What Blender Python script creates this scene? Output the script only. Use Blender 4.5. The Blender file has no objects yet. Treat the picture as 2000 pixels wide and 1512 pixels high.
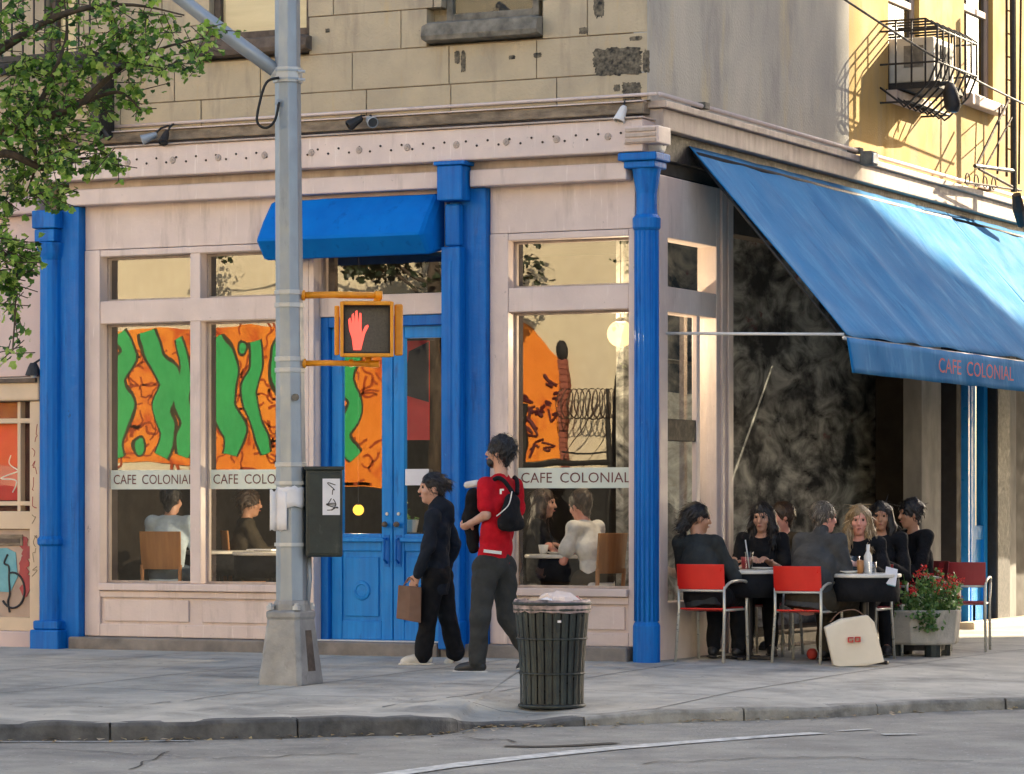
import bpy, bmesh, math, random
import numpy as np
from mathutils import Vector, Matrix, noise
from mathutils.bvhtree import BVHTree
random.seed(7); RNG = np.random.default_rng(7)
sc = bpy.context.scene
COL = sc.collection
# ---------------------------------------------------------------- camera, sky, sun, exposure
FPX, HY, CAMH = 6350.0, 990.0, 1.25          # focal length in photo pixels, horizon row, eye height
TH = math.radians(25.794)                    # street corner is turned this much from the picture plane
CAM = Vector((10.516, -24.350, CAMH))
cd = bpy.data.cameras.new('camera'); co = bpy.data.objects.new('camera', cd); COL.objects.link(co)
co.location = CAM; co.rotation_euler = (math.pi/2, 0, TH)
cd.sensor_width = 36; cd.lens = FPX/2000*36; cd.shift_y = (HY-756)/2000
cd.clip_start = 0.5; cd.clip_end = 900
sc.camera = co
SUN_EL = math.radians(26); SUN_H = Vector((1, 2.2)).normalized()       # towards the sun, along the ground
w = bpy.data.worlds.new('World'); sc.world = w; w.use_nodes = True
nt = w.node_tree; bg = nt.nodes['Background']
sky = nt.nodes.new('ShaderNodeTexSky'); sky.sky_type = 'NISHITA'; sky.sun_disc = False
sky.sun_elevation = SUN_EL; sky.sun_rotation = math.atan2(SUN_H.x, SUN_H.y)
sky.air_density = 1.0; sky.dust_density = 2.2; sky.ozone_density = 0.6
nt.links.new(sky.outputs[0], bg.inputs[0]); bg.inputs[1].default_value = 0.115
sl = bpy.data.lights.new('sun', 'SUN'); so = bpy.data.objects.new('sun', sl); COL.objects.link(so)
sl.energy = 5.0; sl.angle = math.radians(0.5); sl.color = (1.0, 0.84, 0.60)
sd = Vector((SUN_H.x*math.cos(SUN_EL), SUN_H.y*math.cos(SUN_EL), math.sin(SUN_EL)))
so.rotation_euler = sd.to_track_quat('Z', 'Y').to_euler(); so.location = (20, 20, 40)
vs = sc.view_settings; vs.view_transform = 'Standard'; vs.look = 'None'; vs.exposure = 2.0; vs.gamma = 1.0
sc.render.engine = 'CYCLES'
sc.cycles.use_denoising = True; sc.cycles.max_bounces = 8; sc.cycles.transparent_max_bounces = 12
sc.cycles.sample_clamp_indirect = 6; sc.cycles.caustics_reflective = False; sc.cycles.caustics_refractive = False

# ---------------------------------------------------------------- pixel -> place
CT, ST = math.cos(TH), math.sin(TH)
def ray(px, py):
    u = (px-1000)/FPX; q = (HY-py)/FPX
    return Vector((u*CT-ST, u*ST+CT, q))
def F(px, py, b=0.0):
    d = ray(px, py); return CAM + d*((b-CAM.y)/d.y)
def S(px, py, a=0.0):
    d = ray(px, py); return CAM + d*((a-CAM.x)/d.x)
def G(px, py, z=0.0):
    d = ray(px, py); return CAM + d*((z-CAM.z)/d.z)
def D(px, py, depth):
    return CAM + ray(px, py)*depth
def depth_of(p):
    v = Vector(p)-CAM; return -v.x*ST + v.y*CT

# ---------------------------------------------------------------- materials
def lin(c):
    return tuple(c)+(1,) if len(c) == 3 else c
class NT:
    def __init__(s, m): s.t = m.node_tree; s.n = s.t.nodes; s.l = s.t.links
    def new(s, k, **kw):
        o = s.n.new(k)
        for a, b in kw.items(): setattr(o, a, b)
        return o
    def link(s, a, b): s.l.new(a, b)
def noise_ramp(T, coord, scale, stretch, stops, detail=5, rough=.55, dist=0.):
    mp = T.new('ShaderNodeMapping'); mp.inputs['Scale'].default_value = stretch; T.link(coord, mp.inputs['Vector'])
    n = T.new('ShaderNodeTexNoise'); n.inputs['Scale'].default_value = scale; n.inputs['Detail'].default_value = detail
    n.inputs['Roughness'].default_value = rough; n.inputs['Distortion'].default_value = dist
    T.link(mp.outputs[0], n.inputs['Vector'])
    r = T.new('ShaderNodeValToRGB'); T.link(n.outputs['Fac'], r.inputs[0])
    e = r.color_ramp.elements
    e[0].position, e[0].color = stops[0][0], lin(stops[0][1]); e[1].position, e[1].color = stops[-1][0], lin(stops[-1][1])
    for p, c in stops[1:-1]:
        q = e.new(p); q.color = lin(c)
    return r.outputs[0]
def mixc(T, fac, a, b, mode='MIX'):
    m = T.new('ShaderNodeMix', data_type='RGBA', blend_type=mode)
    for sock, v in ((m.inputs[0], fac), (m.inputs[6], a), (m.inputs[7], b)):
        if hasattr(v, 'links'): T.link(v, sock)
        else: sock.default_value = v if isinstance(v, float) else lin(v)
    return m.outputs[2]
MATS = {}
def mat(name, c1, c2=None, scale=6, stretch=(1, 1, 1), rough=.6, bump=0., bscale=60, metal=0., stain=None, grime=None, spec=None, rvar=.12, coat=0, emit=None, dist=0., chips=None, bdist=.01):
    """painted / rough surface: two-tone noise, optional stain (colour, scale, stretch, lo, hi), fine bump"""
    m = bpy.data.materials.new(name); m.use_nodes = True; T = NT(m); b = T.n['Principled BSDF']
    tc = T.new('ShaderNodeTexCoord').outputs['Object']
    c2 = c2 or tuple(x*.82 for x in c1)
    col = noise_ramp(T, tc, scale, stretch, [(.32, c2), (.68, c1)], dist=dist)
    for st in (stain, grime, chips):
        if st:
            sc_, s_, str_, lo, hi = st
            f = noise_ramp(T, tc, s_, str_, [(lo, (0, 0, 0)), (hi, (1, 1, 1))], detail=7, rough=.65)
            col = mixc(T, f, col, sc_)
    T.link(col, b.inputs['Base Color'])
    rr = noise_ramp(T, tc, scale*2.3, (1, 1, 1), [(.3, (max(0, rough-rvar),)*3), (.7, (min(1, rough+rvar),)*3)])
    T.link(rr, b.inputs['Roughness'])
    b.inputs['Metallic'].default_value = metal
    if spec is not None: b.inputs['Specular IOR Level'].default_value = spec
    if coat: b.inputs['Coat Weight'].default_value = coat
    if bump:
        n = T.new('ShaderNodeTexNoise'); n.inputs['Scale'].default_value = bscale; n.inputs['Detail'].default_value = 4
        T.link(tc, n.inputs['Vector'])
        bp = T.new('ShaderNodeBump'); bp.inputs['Strength'].default_value = bump; bp.inputs['Distance'].default_value = bdist
        T.link(n.outputs['Fac'], bp.inputs['Height']); T.link(bp.outputs[0], b.inputs['Normal'])
    if emit:
        b.inputs['Emission Color'].default_value = lin(emit[0]); b.inputs['Emission Strength'].default_value = emit[1]
    MATS[name] = m
    return m
def glass_mat(name, ior, tint, rough=0.):
    m = bpy.data.materials.new(name); m.use_nodes = True; T = NT(m); T.n.remove(T.n['Principled BSDF'])
    out = [n for n in T.n if n.type == 'OUTPUT_MATERIAL'][0]
    tr = T.new('ShaderNodeBsdfTransparent'); tr.inputs[0].default_value = lin(tint)
    gl = T.new('ShaderNodeBsdfGlossy'); gl.inputs['Roughness'].default_value = rough; gl.inputs[0].default_value = (.95, .95, .93, 1)
    tc = T.new('ShaderNodeTexCoord').outputs['Object']
    n = T.new('ShaderNodeTexNoise'); n.inputs['Scale'].default_value = 2.2; n.inputs['Detail'].default_value = 1; T.link(tc, n.inputs['Vector'])
    bp = T.new('ShaderNodeBump'); bp.inputs['Strength'].default_value = .006; bp.inputs['Distance'].default_value = .1
    T.link(n.outputs['Fac'], bp.inputs['Height']); T.link(bp.outputs[0], gl.inputs['Normal'])
    fr = T.new('ShaderNodeFresnel'); fr.inputs[0].default_value = ior
    gm_ = T.new('ShaderNodeNewGeometry'); iv = T.new('ShaderNodeMath', operation='SUBTRACT'); iv.inputs[0].default_value = 1; T.link(gm_.outputs['Backfacing'], iv.inputs[1])
    mu = T.new('ShaderNodeMath', operation='MULTIPLY'); T.link(fr.outputs[0], mu.inputs[0]); T.link(iv.outputs[0], mu.inputs[1])      # only the outer face mirrors
    mx = T.new('ShaderNodeMixShader'); T.link(mu.outputs[0], mx.inputs[0]); T.link(tr.outputs[0], mx.inputs[1]); T.link(gl.outputs[0], mx.inputs[2])
    T.link(mx.outputs[0], out.inputs['Surface']); MATS[name] = m
def film_mat(name, col, alpha):
    m = bpy.data.materials.new(name); m.use_nodes = True; b = m.node_tree.nodes['Principled BSDF']
    b.inputs['Base Color'].default_value = lin(col); b.inputs['Alpha'].default_value = alpha; b.inputs['Roughness'].default_value = .5
    MATS[name] = m
def leaf_mat(name, stops, trans=.45):
    m = bpy.data.materials.new(name); m.use_nodes = True; T = NT(m); b = T.n['Principled BSDF']
    g = T.new('ShaderNodeNewGeometry'); r = T.new('ShaderNodeValToRGB'); T.link(g.outputs['Random Per Island'], r.inputs[0])
    e = r.color_ramp.elements; e[0].color = lin(stops[0]); e[1].color = lin(stops[-1])
    for i, c in enumerate(stops[1:-1]):
        e.new((i+1)/(len(stops)-1)).color = lin(c)
    T.link(r.outputs[0], b.inputs['Base Color']); b.inputs['Roughness'].default_value = .45
    out = [n for n in T.n if n.type == 'OUTPUT_MATERIAL'][0]
    tl = T.new('ShaderNodeBsdfTranslucent'); T.link(r.outputs[0], tl.inputs[0])
    mx = T.new('ShaderNodeMixShader'); mx.inputs[0].default_value = trans
    T.link(b.outputs[0], mx.inputs[1]); T.link(tl.outputs[0], mx.inputs[2]); T.link(mx.outputs[0], out.inputs['Surface']); MATS[name] = m

mat('cream', (.68, .565, .515), (.585, .485, .445), 3, rough=.5, bump=.22, bscale=45, stain=((.38, .31, .28), 3.0, (1.8, 1.8, .30), .56, .80), grime=((.27, .23, .21), 22, (1, 1, .7), .67, .74), chips=((.76, .67, .62), 9, (4, 4, .3), .60, .72))
mat('cream_dirty', (.52, .43, .37), (.36, .29, .24), 5, (2, 2, .5), rough=.65, bump=.2, bscale=60)
mat('blue', (.0005, .165, .54), (.0005, .105, .41), 5, (5, 5, .25), rough=.55, spec=.3, bump=.3, bscale=38, stain=((.001, .04, .18), 5, (2.5, 2.5, .35), .56, .78), grime=((.03, .22, .55), 30, (1, 1, .6), .68, .73), chips=((.02, .025, .04), 11, (1, 1, .5), .70, .74))
mat('blue_door', (.006, .25, .66), (.003, .18, .54), 5, (5, 5, .3), rough=.5, spec=.3, bump=.22, bscale=40, stain=((.002, .08, .30), 6, (2, 2, .4), .60, .8), grime=((.08, .32, .62), 28, (1, 1, .6), .68, .74))
mat('stucco', (.50, .415, .28), (.385, .325, .23), 2.2, (1, 1, 1), rough=.85, bump=.6, bscale=40, stain=((.25, .21, .165), 2.4, (1.6, 1.6, .25), .53, .78), chips=((.22, .19, .15), 34, (1, 1, 1), .68, .74), grime=((.50, .36, .17), 3.1, (2.4, 2.4, .3), .60, .80))
mat('stucco_side', (.50, .33, .10), (.40, .27, .10), 1.1, (1, 1, .6), rough=.9, bump=.3, bscale=50, stain=((.23, .205, .16), 1.3, (1.5, 1.5, .35), .52, .80), grime=((.34, .20, .03), 1.6, (1.2, 1.2, .5), .56, .74))
mat('stucco_shade', (.44, .425, .375), (.30, .30, .285), 1.3, (1, 1, .45), rough=.92, bump=.4, bscale=45, stain=((.19, .195, .195), 1.5, (1.3, 1.3, .4), .50, .76), grime=((.46, .40, .27), 1.9, (1.4, 1.4, .35), .55, .74), dist=.6)  # shade put into the colour: greyed version of the ochre side wall
mat('broken', (.20, .17, .12), (.018, .018, .016), 26, rough=.95, bump=1., bscale=40)
mat('sill_dark', (.16, .12, .09), (.07, .055, .045), 8, rough=.85, bump=.4)
mat('sill_grey', (.24, .22, .18), (.09, .085, .07), 9, rough=.85, bump=.5)
mat('ledge', (.33, .26, .18), (.13, .10, .07), 6, (1, 1, 3), rough=.85, bump=.5)
mat('dark_edge', (.09, .06, .045), (.02, .016, .014), 16, rough=.9, bump=.6)  # dark brown for the studs and the painted shade on the cornice
mat('concrete', (.52, .49, .415), (.39, .37, .315), 3.5, rough=.9, bump=.35, bscale=80, stain=((.20, .195, .175), 1.1, (1, 1, 1), .47, .72), grime=((.12, .118, .11), 14, (1, 1, 1), .63, .70), chips=((.60, .59, .54), 24, (1, 1, 1), .64, .70))
mat('joint_dark', (.20, .19, .17), (.13, .125, .115), 6, rough=.95)
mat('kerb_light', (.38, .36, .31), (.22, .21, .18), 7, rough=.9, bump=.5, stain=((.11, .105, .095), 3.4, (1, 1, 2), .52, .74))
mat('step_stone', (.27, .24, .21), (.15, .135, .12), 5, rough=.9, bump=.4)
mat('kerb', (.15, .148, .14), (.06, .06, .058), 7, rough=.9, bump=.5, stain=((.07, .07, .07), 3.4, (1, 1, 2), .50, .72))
mat('asphalt', (.34, .325, .28), (.22, .21, .185), 2.0, rough=.9, bump=.8, bscale=45, bdist=.02, stain=((.13, .13, .125), .8, (1, 1, 1), .50, .74), grime=((.46, .455, .43), 21, (1, 1, 1), .62, .69), chips=((.09, .09, .088), 26, (1, 1, 1), .62, .69))
mat('tar', (.12, .12, .118), (.08, .08, .08), 9, rough=.8, bump=.5)
mat('squiggle', (.42, .06, .004), (.30, .04, .004), 2, rough=.8)
mat('road_paint', (.72, .71, .66), (.30, .30, .28), 11, rough=.75, bump=.2)
mat('steel', (.36, .40, .44), (.26, .30, .34), 5, (1, 1, .3), rough=.45, metal=.35, bump=.08, stain=((.14, .15, .16), 5, (1, 1, .3), .60, .8))
mat('steel_light', (.55, .56, .55), (.42, .43, .43), 6, rough=.45, metal=.3)
mat('cast_iron', (.36, .36, .35), (.22, .225, .22), 5, rough=.6, metal=.2, bump=.3, stain=((.10, .10, .10), 6, (1, 1, .5), .58, .76))
mat('signal_yellow', (.80, .33, .012), (.68, .25, .008), 9, rough=.4, bump=.1, stain=((.32, .12, .01), 14, (1, 1, .5), .64, .78))
mat('signal_face', (.085, .080, .070), (.055, .052, .048), 60, rough=.35)
mat('signal_dark', (.012, .012, .012), rough=.6)
mat('hand_red', (.75, .07, .05), rough=.4, emit=((1.0, .10, .07), .38))
mat('box_green', (.018, .030, .028), (.012, .018, .017), 6, rough=.5, bump=.1, stain=((.06, .07, .065), 9, (1, 1, .5), .62, .76))
mat('white_paper', (.74, .74, .76), (.66, .66, .69), 9, rough=.7, bump=.08)
mat('ink', (.03, .03, .035), rough=.7)
mat('black_iron', (.022, .020, .020), (.012, .012, .012), 12, rough=.6, bump=.2)
mat('rust_iron', (.075, .038, .022), (.03, .02, .016), 14, rough=.8, bump=.3)
mat('rubber', (.015, .015, .015), rough=.7)
mat('awning', (.016, .185, .44), (.010, .145, .37), 2.0, rough=.85, spec=.12, bump=.15, bscale=220, stain=((.04, .24, .50), 1.8, (1, 3, 1), .5, .72), grime=((.004, .09, .26), 2.6, (.8, 3.5, .8), .58, .76), rvar=.06)
mat('awning_door', (.0005, .17, .58), (.0005, .135, .50), 3, rough=.8, spec=.15, bump=.12, bscale=220, stain=((.001, .08, .34), 4, (3, 3, .6), .58, .78))
mat('awning_letter', (.50, .10, .10), (.30, .10, .14), 30, rough=.8)
mat('letter', (.13, .03, .03), (.09, .025, .025), 20, rough=.6)
mat('white_paint', (.78, .76, .72), rough=.5)
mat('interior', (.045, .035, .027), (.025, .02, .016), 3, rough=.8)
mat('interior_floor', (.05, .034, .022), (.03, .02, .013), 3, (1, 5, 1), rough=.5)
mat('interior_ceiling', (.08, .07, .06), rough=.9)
mat('wood_chair', (.42, .19, .06), (.30, .13, .04), 4, (5, 5, .6), rough=.45)
mat('table_dark', (.025, .022, .022), rough=.4)
mat('table_white', (.74, .72, .66), rough=.3)
mat('plate', (.80, .80, .78), rough=.2)
mat('red_plastic', (.70, .022, .012), (.60, .018, .010), 5, rough=.38, bump=.04)
mat('red_dull', (.33, .03, .035), (.26, .025, .03), 5, rough=.4)
mat('chair_metal', (.66, .64, .55), (.50, .49, .42), 10, rough=.35, metal=.45)
mat('poster_red', (.62, .02, .02), (.50, .012, .012), 3, rough=.5)
mat('blind', (.72, .58, .38), (.62, .49, .31), 2, (1, 1, 8), rough=.7)
mat('ac_case', (.58, .55, .47), (.45, .43, .37), 8, rough=.5)
mat('ac_dark', (.04, .04, .042), rough=.6)
mat('bag_brown', (.20, .115, .075), (.15, .085, .055), 7, rough=.75, bump=.2, bscale=25)
mat('bag_white', (.80, .72, .58), (.72, .64, .50), 4, rough=.7, bump=.15, bscale=14)
mat('print_red', (.60, .06, .04), rough=.6)
mat('planter', (.58, .54, .46), (.40, .38, .32), 5, rough=.85, bump=.35, stain=((.20, .20, .16), 4, (1, 1, .4), .54, .75))
mat('soil', (.035, .025, .018), rough=1)
mat('bark', (.09, .065, .045), (.035, .027, .02), 14, (1, 1, .3), rough=.9, bump=.6)
mat('can_metal', (.040, .050, .044), (.022, .026, .024), 9, rough=.55, metal=.2, bump=.2, stain=((.11, .10, .075), 8, (1, 1, .4), .60, .78))
mat('bag_rim', (.62, .45, .40), (.04, .042, .04), 9, rough=.6, bump=.4, bscale=18)
mat('bin_bag', (.012, .013, .014), (.02, .02, .022), 8, rough=.35, bump=.5, bscale=18)
mat('litter', (.78, .66, .58), (.66, .55, .48), 6, rough=.8)
mat('neigh_pink', (.62, .49, .46), (.53, .42, .40), 1.6, rough=.7, bump=.2, stain=((.42, .34, .31), 1.8, (1, 1, .4), .58, .8))
mat('neigh_cream', (.66, .52, .37), (.56, .44, .31), 3, rough=.6, bump=.1)
mat('maroon', (.10, .012, .015), rough=.5)
mat('graf_teal', (.16, .42, .48), (.10, .30, .36), 6, rough=.6)
mat('graf_red', (.38, .05, .05), (.26, .04, .05), 9, rough=.6)
mat('graf_panel', (.48, .36, .28), (.35, .26, .20), 4, rough=.7)
mat('mural_orange', (.90, .30, .022), (.80, .20, .012), .5, rough=.7, stain=((.62, .10, .006), 1.5, (1, 1, .8), .50, .62))
mat('mural_green', (.035, .42, .11), (.030, .36, .10), 1, rough=.7)
mat('mural_line', (.05, .045, .02), rough=.8)
mat('opposite', (.74, .64, .45), (.68, .58, .40), .5, rough=.9, stain=((.62, .53, .39), .6, (1, 1, .3), .55, .8))
mat('reflection_black', (.010, .010, .010), (.006, .006, .006), 2, rough=.8)  # near-black for surfaces that must stay dark when mirrored
mat('brick', (.34, .10, .06), (.25, .075, .045), 5, rough=.9)
mat('brick_red', (.30, .09, .06), (.22, .07, .05), 1.5, rough=.9, bump=.3)
mat('dark_mural', (.60, .60, .53), (.012, .014, .016), 2.7, (1, .42, 1.1), rough=.85, dist=2.2, stain=((.20, .07, .07), 3.4, (1, .45, 1), .63, .69), grime=((.016, .018, .020), 1.5, (1, .5, .9), .47, .60))
mat('grey_pilaster', (.24, .23, .215), (.15, .145, .14), 5, (1, 1, .4), rough=.8, bump=.2)
mat('bright_blue', (.03, .30, .78), rough=.35)
def globe_mat(name, col, st):
    m = bpy.data.materials.new(name); m.use_nodes = True; T = NT(m); T.n.remove(T.n['Principled BSDF'])
    out = [n for n in T.n if n.type == 'OUTPUT_MATERIAL'][0]; e = T.new('ShaderNodeEmission'); e.inputs[0].default_value = lin(col); e.inputs[1].default_value = st
    tr = T.new('ShaderNodeBsdfTransparent'); mx = T.new('ShaderNodeMixShader'); mx.inputs[0].default_value = .35
    T.link(e.outputs[0], mx.inputs[1]); T.link(tr.outputs[0], mx.inputs[2]); T.link(mx.outputs[0], out.inputs['Surface']); MATS[name] = m
globe_mat('lamp_globe', (1.0, .50, .22), .75); globe_mat('lamp_yellow', (1.0, .50, .06), .7)
mat('cardboard', (.55, .42, .27), rough=.8)
for nm, c, c2 in (('skin', (.60, .35, .25), (.54, .29, .20)), ('skin_pink', (.72, .36, .28), (.66, .28, .21)), ('skin_tan', (.48, .26, .16), (.42, .21, .13))):
    mat(nm, c, c2, 18, rough=.5, bump=.05, bscale=120)
for nm, c, ro in (('hair_black', (.010, .009, .010), .42), ('hair_brown', (.05, .03, .02), .45), ('hair_blonde', (.33, .23, .12), .5), ('hair_grey', (.10, .085, .065), .5)):
    mat(nm, c, tuple(x*.55 for x in c), 60, (3, 3, .25), rough=ro, bump=.8, bscale=70)
for nm, c in (('cloth_red', (.58, .010, .022)), ('cloth_black', (.012, .013, .016)), ('cloth_navy', (.016, .022, .034)), ('cloth_grey', (.070, .074, .078)), ('cloth_jean', (.050, .052, .050)),
              ('cloth_darkgrey', (.038, .046, .050)), ('cloth_lightblue', (.62, .77, .88)), ('cloth_white', (.80, .80, .76)), ('cloth_olive', (.06, .05, .035)), ('denim', (.10, .14, .19))):
    mat(nm, c, tuple(x*.66 for x in c), 7, rough=.9, bump=.9, bscale=15, bdist=.018, spec=.2)
mat('shoe_white', (.70, .67, .58), (.55, .52, .45), 20, rough=.6)
mat('shoe_dark', (.02, .02, .02), rough=.5)
leaf_mat('dry_leaves', [(.30, .20, .07), (.42, .33, .16), (.20, .12, .05), (.50, .46, .36)], .1)
for nm, a_, b_ in (('strand_hair_black', (.004, .004, .005), (.045, .040, .040)), ('strand_hair_brown', (.02, .012, .008), (.13, .08, .05)), ('strand_hair_blonde', (.16, .10, .05), (.62, .47, .28)), ('strand_hair_grey', (.04, .032, .025), (.24, .21, .17))):
    leaf_mat(nm, [a_, tuple((x+y)*.4 for x, y in zip(a_, b_)), b_], .0)
mat('lip', (.42, .13, .11), rough=.5)
mat('eye', (.02, .015, .012), rough=.2)
glass_mat('glass', 2.15, (.98, .985, .98)); glass_mat('glass_clear', 1.45, (.95, .97, .96)); glass_mat('glass_dark', 1.9, (.30, .32, .33))
film_mat('film', (.72, .80, .74), .62)
leaf_mat('leaves', [(.018, .055, .014), (.08, .19, .03), (.22, .40, .06), (.48, .62, .15)], .45)
leaf_mat('leaves_silhouette', [(.010, .018, .008), (.02, .035, .012), (.035, .05, .015)], .1)  # backlit silhouette shade put into the leaf colours
leaf_mat('planter_leaves', [(.035, .10, .025), (.07, .17, .04), (.15, .28, .07), (.24, .36, .12)], .3)
leaf_mat('petals', [(.55, .02, .02), (.75, .05, .04), (.62, .03, .03)], .2)
def M(n): return MATS[n]

# ---------------------------------------------------------------- mesh helpers
class MB:
    def __init__(s): s.v = []; s.f = []
    def add(s, vs, fs):
        n = len(s.v); s.v += [tuple(v) for v in vs]; s.f += [tuple(i+n for i in f) for f in fs]; return s
    def box(s, x0, x1, y0, y1, z0, z1):
        return s.add([(x0, y0, z0), (x1, y0, z0), (x1, y1, z0), (x0, y1, z0), (x0, y0, z1), (x1, y0, z1), (x1, y1, z1), (x0, y1, z1)],
                     [(0, 3, 2, 1), (4, 5, 6, 7), (0, 1, 5, 4), (1, 2, 6, 5), (2, 3, 7, 6), (3, 0, 4, 7)])
    def loft(s, rings, caps=True, closed=True):
        n = len(rings[0]); base = len(s.v)
        for r in rings: s.v += [tuple(p) for p in r]
        for i in range(len(rings)-1):
            for j in range(n if closed else n-1):
                k = (j+1) % n
                s.f.append((base+i*n+j, base+i*n+k, base+(i+1)*n+k, base+(i+1)*n+j))
        if caps:
            s.f.append(tuple(base+j for j in range(n))[::-1]); s.f.append(tuple(base+(len(rings)-1)*n+j for j in range(n)))
        return s
    def tube(s, path, r, n=8, closed=False):
        P = [Vector(p) for p in path]; rings = []; up = None
        for i, p in enumerate(P):
            if closed: t = P[(i+1) % len(P)]-P[i-1]
            else: t = P[min(i+1, len(P)-1)]-P[max(i-1, 0)]
            t.normalize()
            if up is None or abs(up.dot(t)) > .98: up = Vector((0, 0, 1)) if abs(t.z) < .9 else Vector((0, 1, 0))
            a = t.cross(up).normalized(); up = a.cross(t).normalized()
            rr = r[i] if isinstance(r, (list, tuple)) else r
            rings.append([p+(a*math.cos(2*math.pi*k/n)+up*math.sin(2*math.pi*k/n))*rr for k in range(n)])
        if closed: rings.append(rings[0])
        return s.loft(rings, caps=not closed)
    def lathe(s, prof, c=(0, 0, 0), n=20, ax=None, ph=0.):
        rings = []
        for r, z in prof:
            rings.append([(c[0]+r*math.cos(2*math.pi*k/n+ph), c[1]+r*math.sin(2*math.pi*k/n+ph), c[2]+z) for k in range(n)])
        return s.loft(rings)
    def prism(s, poly, o, u, w, n, d):
        """polygon (2D list) in plane o+u*x+w*y pushed along n from 0 to d"""
        o, u, w, n = Vector(o), Vector(u), Vector(w), Vector(n)
        a = [o+u*x+w*y for x, y in poly]; b = [p+n*d for p in a]; k = len(a)
        return s.add(a+b, [tuple(range(k))[::-1], tuple(range(k, 2*k))]+[(i, (i+1) % k, (i+1) % k+k, i+k) for i in range(k)])
    def sphere(s, c, r, n=12, m=8):
        r = r if isinstance(r, (tuple, list)) else (r, r, r)
        rings = []
        for i in range(1, m):
            t = math.pi*i/m
            rings.append([(c[0]+r[0]*math.sin(t)*math.cos(2*math.pi*k/n), c[1]+r[1]*math.sin(t)*math.sin(2*math.pi*k/n), c[2]-r[2]*math.cos(t)) for k in range(n)])
        return s.loft(rings)
OFF = {}
def tag(o, label=None, cat=None, group=None, kind=None):
    if label: o['label'] = label
    if cat: o['category'] = cat
    if group: o['group'] = group
    if kind: o['kind'] = kind
    return o
def fixn(me):
    bm = bmesh.new(); bm.from_mesh(me); bmesh.ops.recalc_face_normals(bm, faces=bm.faces); bm.to_mesh(me); bm.free()
def obj(name, mb, m, parent=None, smooth=False, bevel=0., loc=None, rot=0., segs=2, local=False):
    """link one mesh; world-built verts are made relative to the top-level thing they belong to"""
    me = bpy.data.meshes.new(name)
    off = OFF.get(parent.name, Vector((0, 0, 0))) if parent else Vector((0, 0, 0))
    me.from_pydata([tuple(Vector(v)-off) for v in mb.v] if off.length and not local else mb.v, [], mb.f); fixn(me)
    o = bpy.data.objects.new(name, me); COL.objects.link(o)
    if m: me.materials.append(M(m) if isinstance(m, str) else m)
    if parent: o.parent = parent; OFF[o.name] = off
    if loc is not None: o.location = loc; o.rotation_euler = (0, 0, rot)
    if smooth:
        for p in me.polygons: p.use_smooth = True
    if bevel:
        b = o.modifiers.new('bevel', 'BEVEL'); b.width = bevel; b.segments = segs; b.limit_method = 'ANGLE'; b.angle_limit = .6
    return o
def thing(name, label, cat, loc=(0, 0, 0), rot=0., group=None, world=False):
    """Empty at the base of a thing. world=True: its parts are given in world coordinates"""
    o = bpy.data.objects.new(name, None); COL.objects.link(o); o.empty_display_size = .1
    o.location = loc; o.rotation_euler = (0, 0, rot); tag(o, label, cat, group)
    if world: OFF[o.name] = Vector(loc)
    return o
def box(name, m, parent, x0, x1, y0, y1, z0, z1, bevel=.006, **k):
    return obj(name, MB().box(x0, x1, y0, y1, z0, z1), m, parent, bevel=bevel, **k)
def text_mesh(txt, height, width=None, extrude=.0015, shear=0.):
    cu = bpy.data.curves.new('t', 'FONT'); cu.body = txt; cu.size = 1; cu.extrude = 0; cu.resolution_u = 3
    o = bpy.data.objects.new('t', cu); COL.objects.link(o)
    dg = bpy.context.evaluated_depsgraph_get(); dg.update()
    me = bpy.data.meshes.new_from_object(o.evaluated_get(dg))
    v = np.array([x.co[:] for x in me.vertices]); f = [tuple(p.vertices) for p in me.polygons]
    bpy.data.objects.remove(o); bpy.data.meshes.remove(me)
    mn, mx = v.min(0), v.max(0); v = v-mn
    ky = height/(mx[1]-mn[1]); kx = width/(mx[0]-mn[0]) if width else ky
    v[:, 0] *= kx; v[:, 1] *= ky
    return v, f
def text_on(mb, txt, o, u, w, height, width=None):
    v, f = text_mesh(txt, height, width); o, u, w = Vector(o), Vector(u), Vector(w)
    return mb.add([o+u*p[0]+w*p[1] for p in v], f)
def stroke_poly(pts, r):
    """flat band polygon along a 2D polyline"""
    P = [Vector(p) for p in pts]; L = []; R = []
    for i, p in enumerate(P):
        t = (P[min(i+1, len(P)-1)]-P[max(i-1, 0)]).normalized(); n = Vector((-t.y, t.x))
        rr = r[i] if isinstance(r, (list, tuple)) else r
        L.append(p+n*rr); R.append(p-n*rr)
    return [tuple(p) for p in L+R[::-1]]
def smooth_curve(pts, k=6, closed=False):
    P = [Vector(p) for p in pts]; out = []; n = len(P)
    rng = range(n if closed else n-1)
    for i in rng:
        p0 = P[(i-1) % n] if closed or i > 0 else P[0]; p1 = P[i]; p2 = P[(i+1) % n]; p3 = P[(i+2) % n] if closed or i+2 < n else P[-1]
        for j in range(k):
            t = j/k
            out.append(.5*((2*p1)+(p2-p0)*t+(2*p0-5*p1+4*p2-p3)*t*t+(3*p1-p0-3*p2+p3)*t**3))
    if not closed: out.append(P[-1])
    return out

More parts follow.
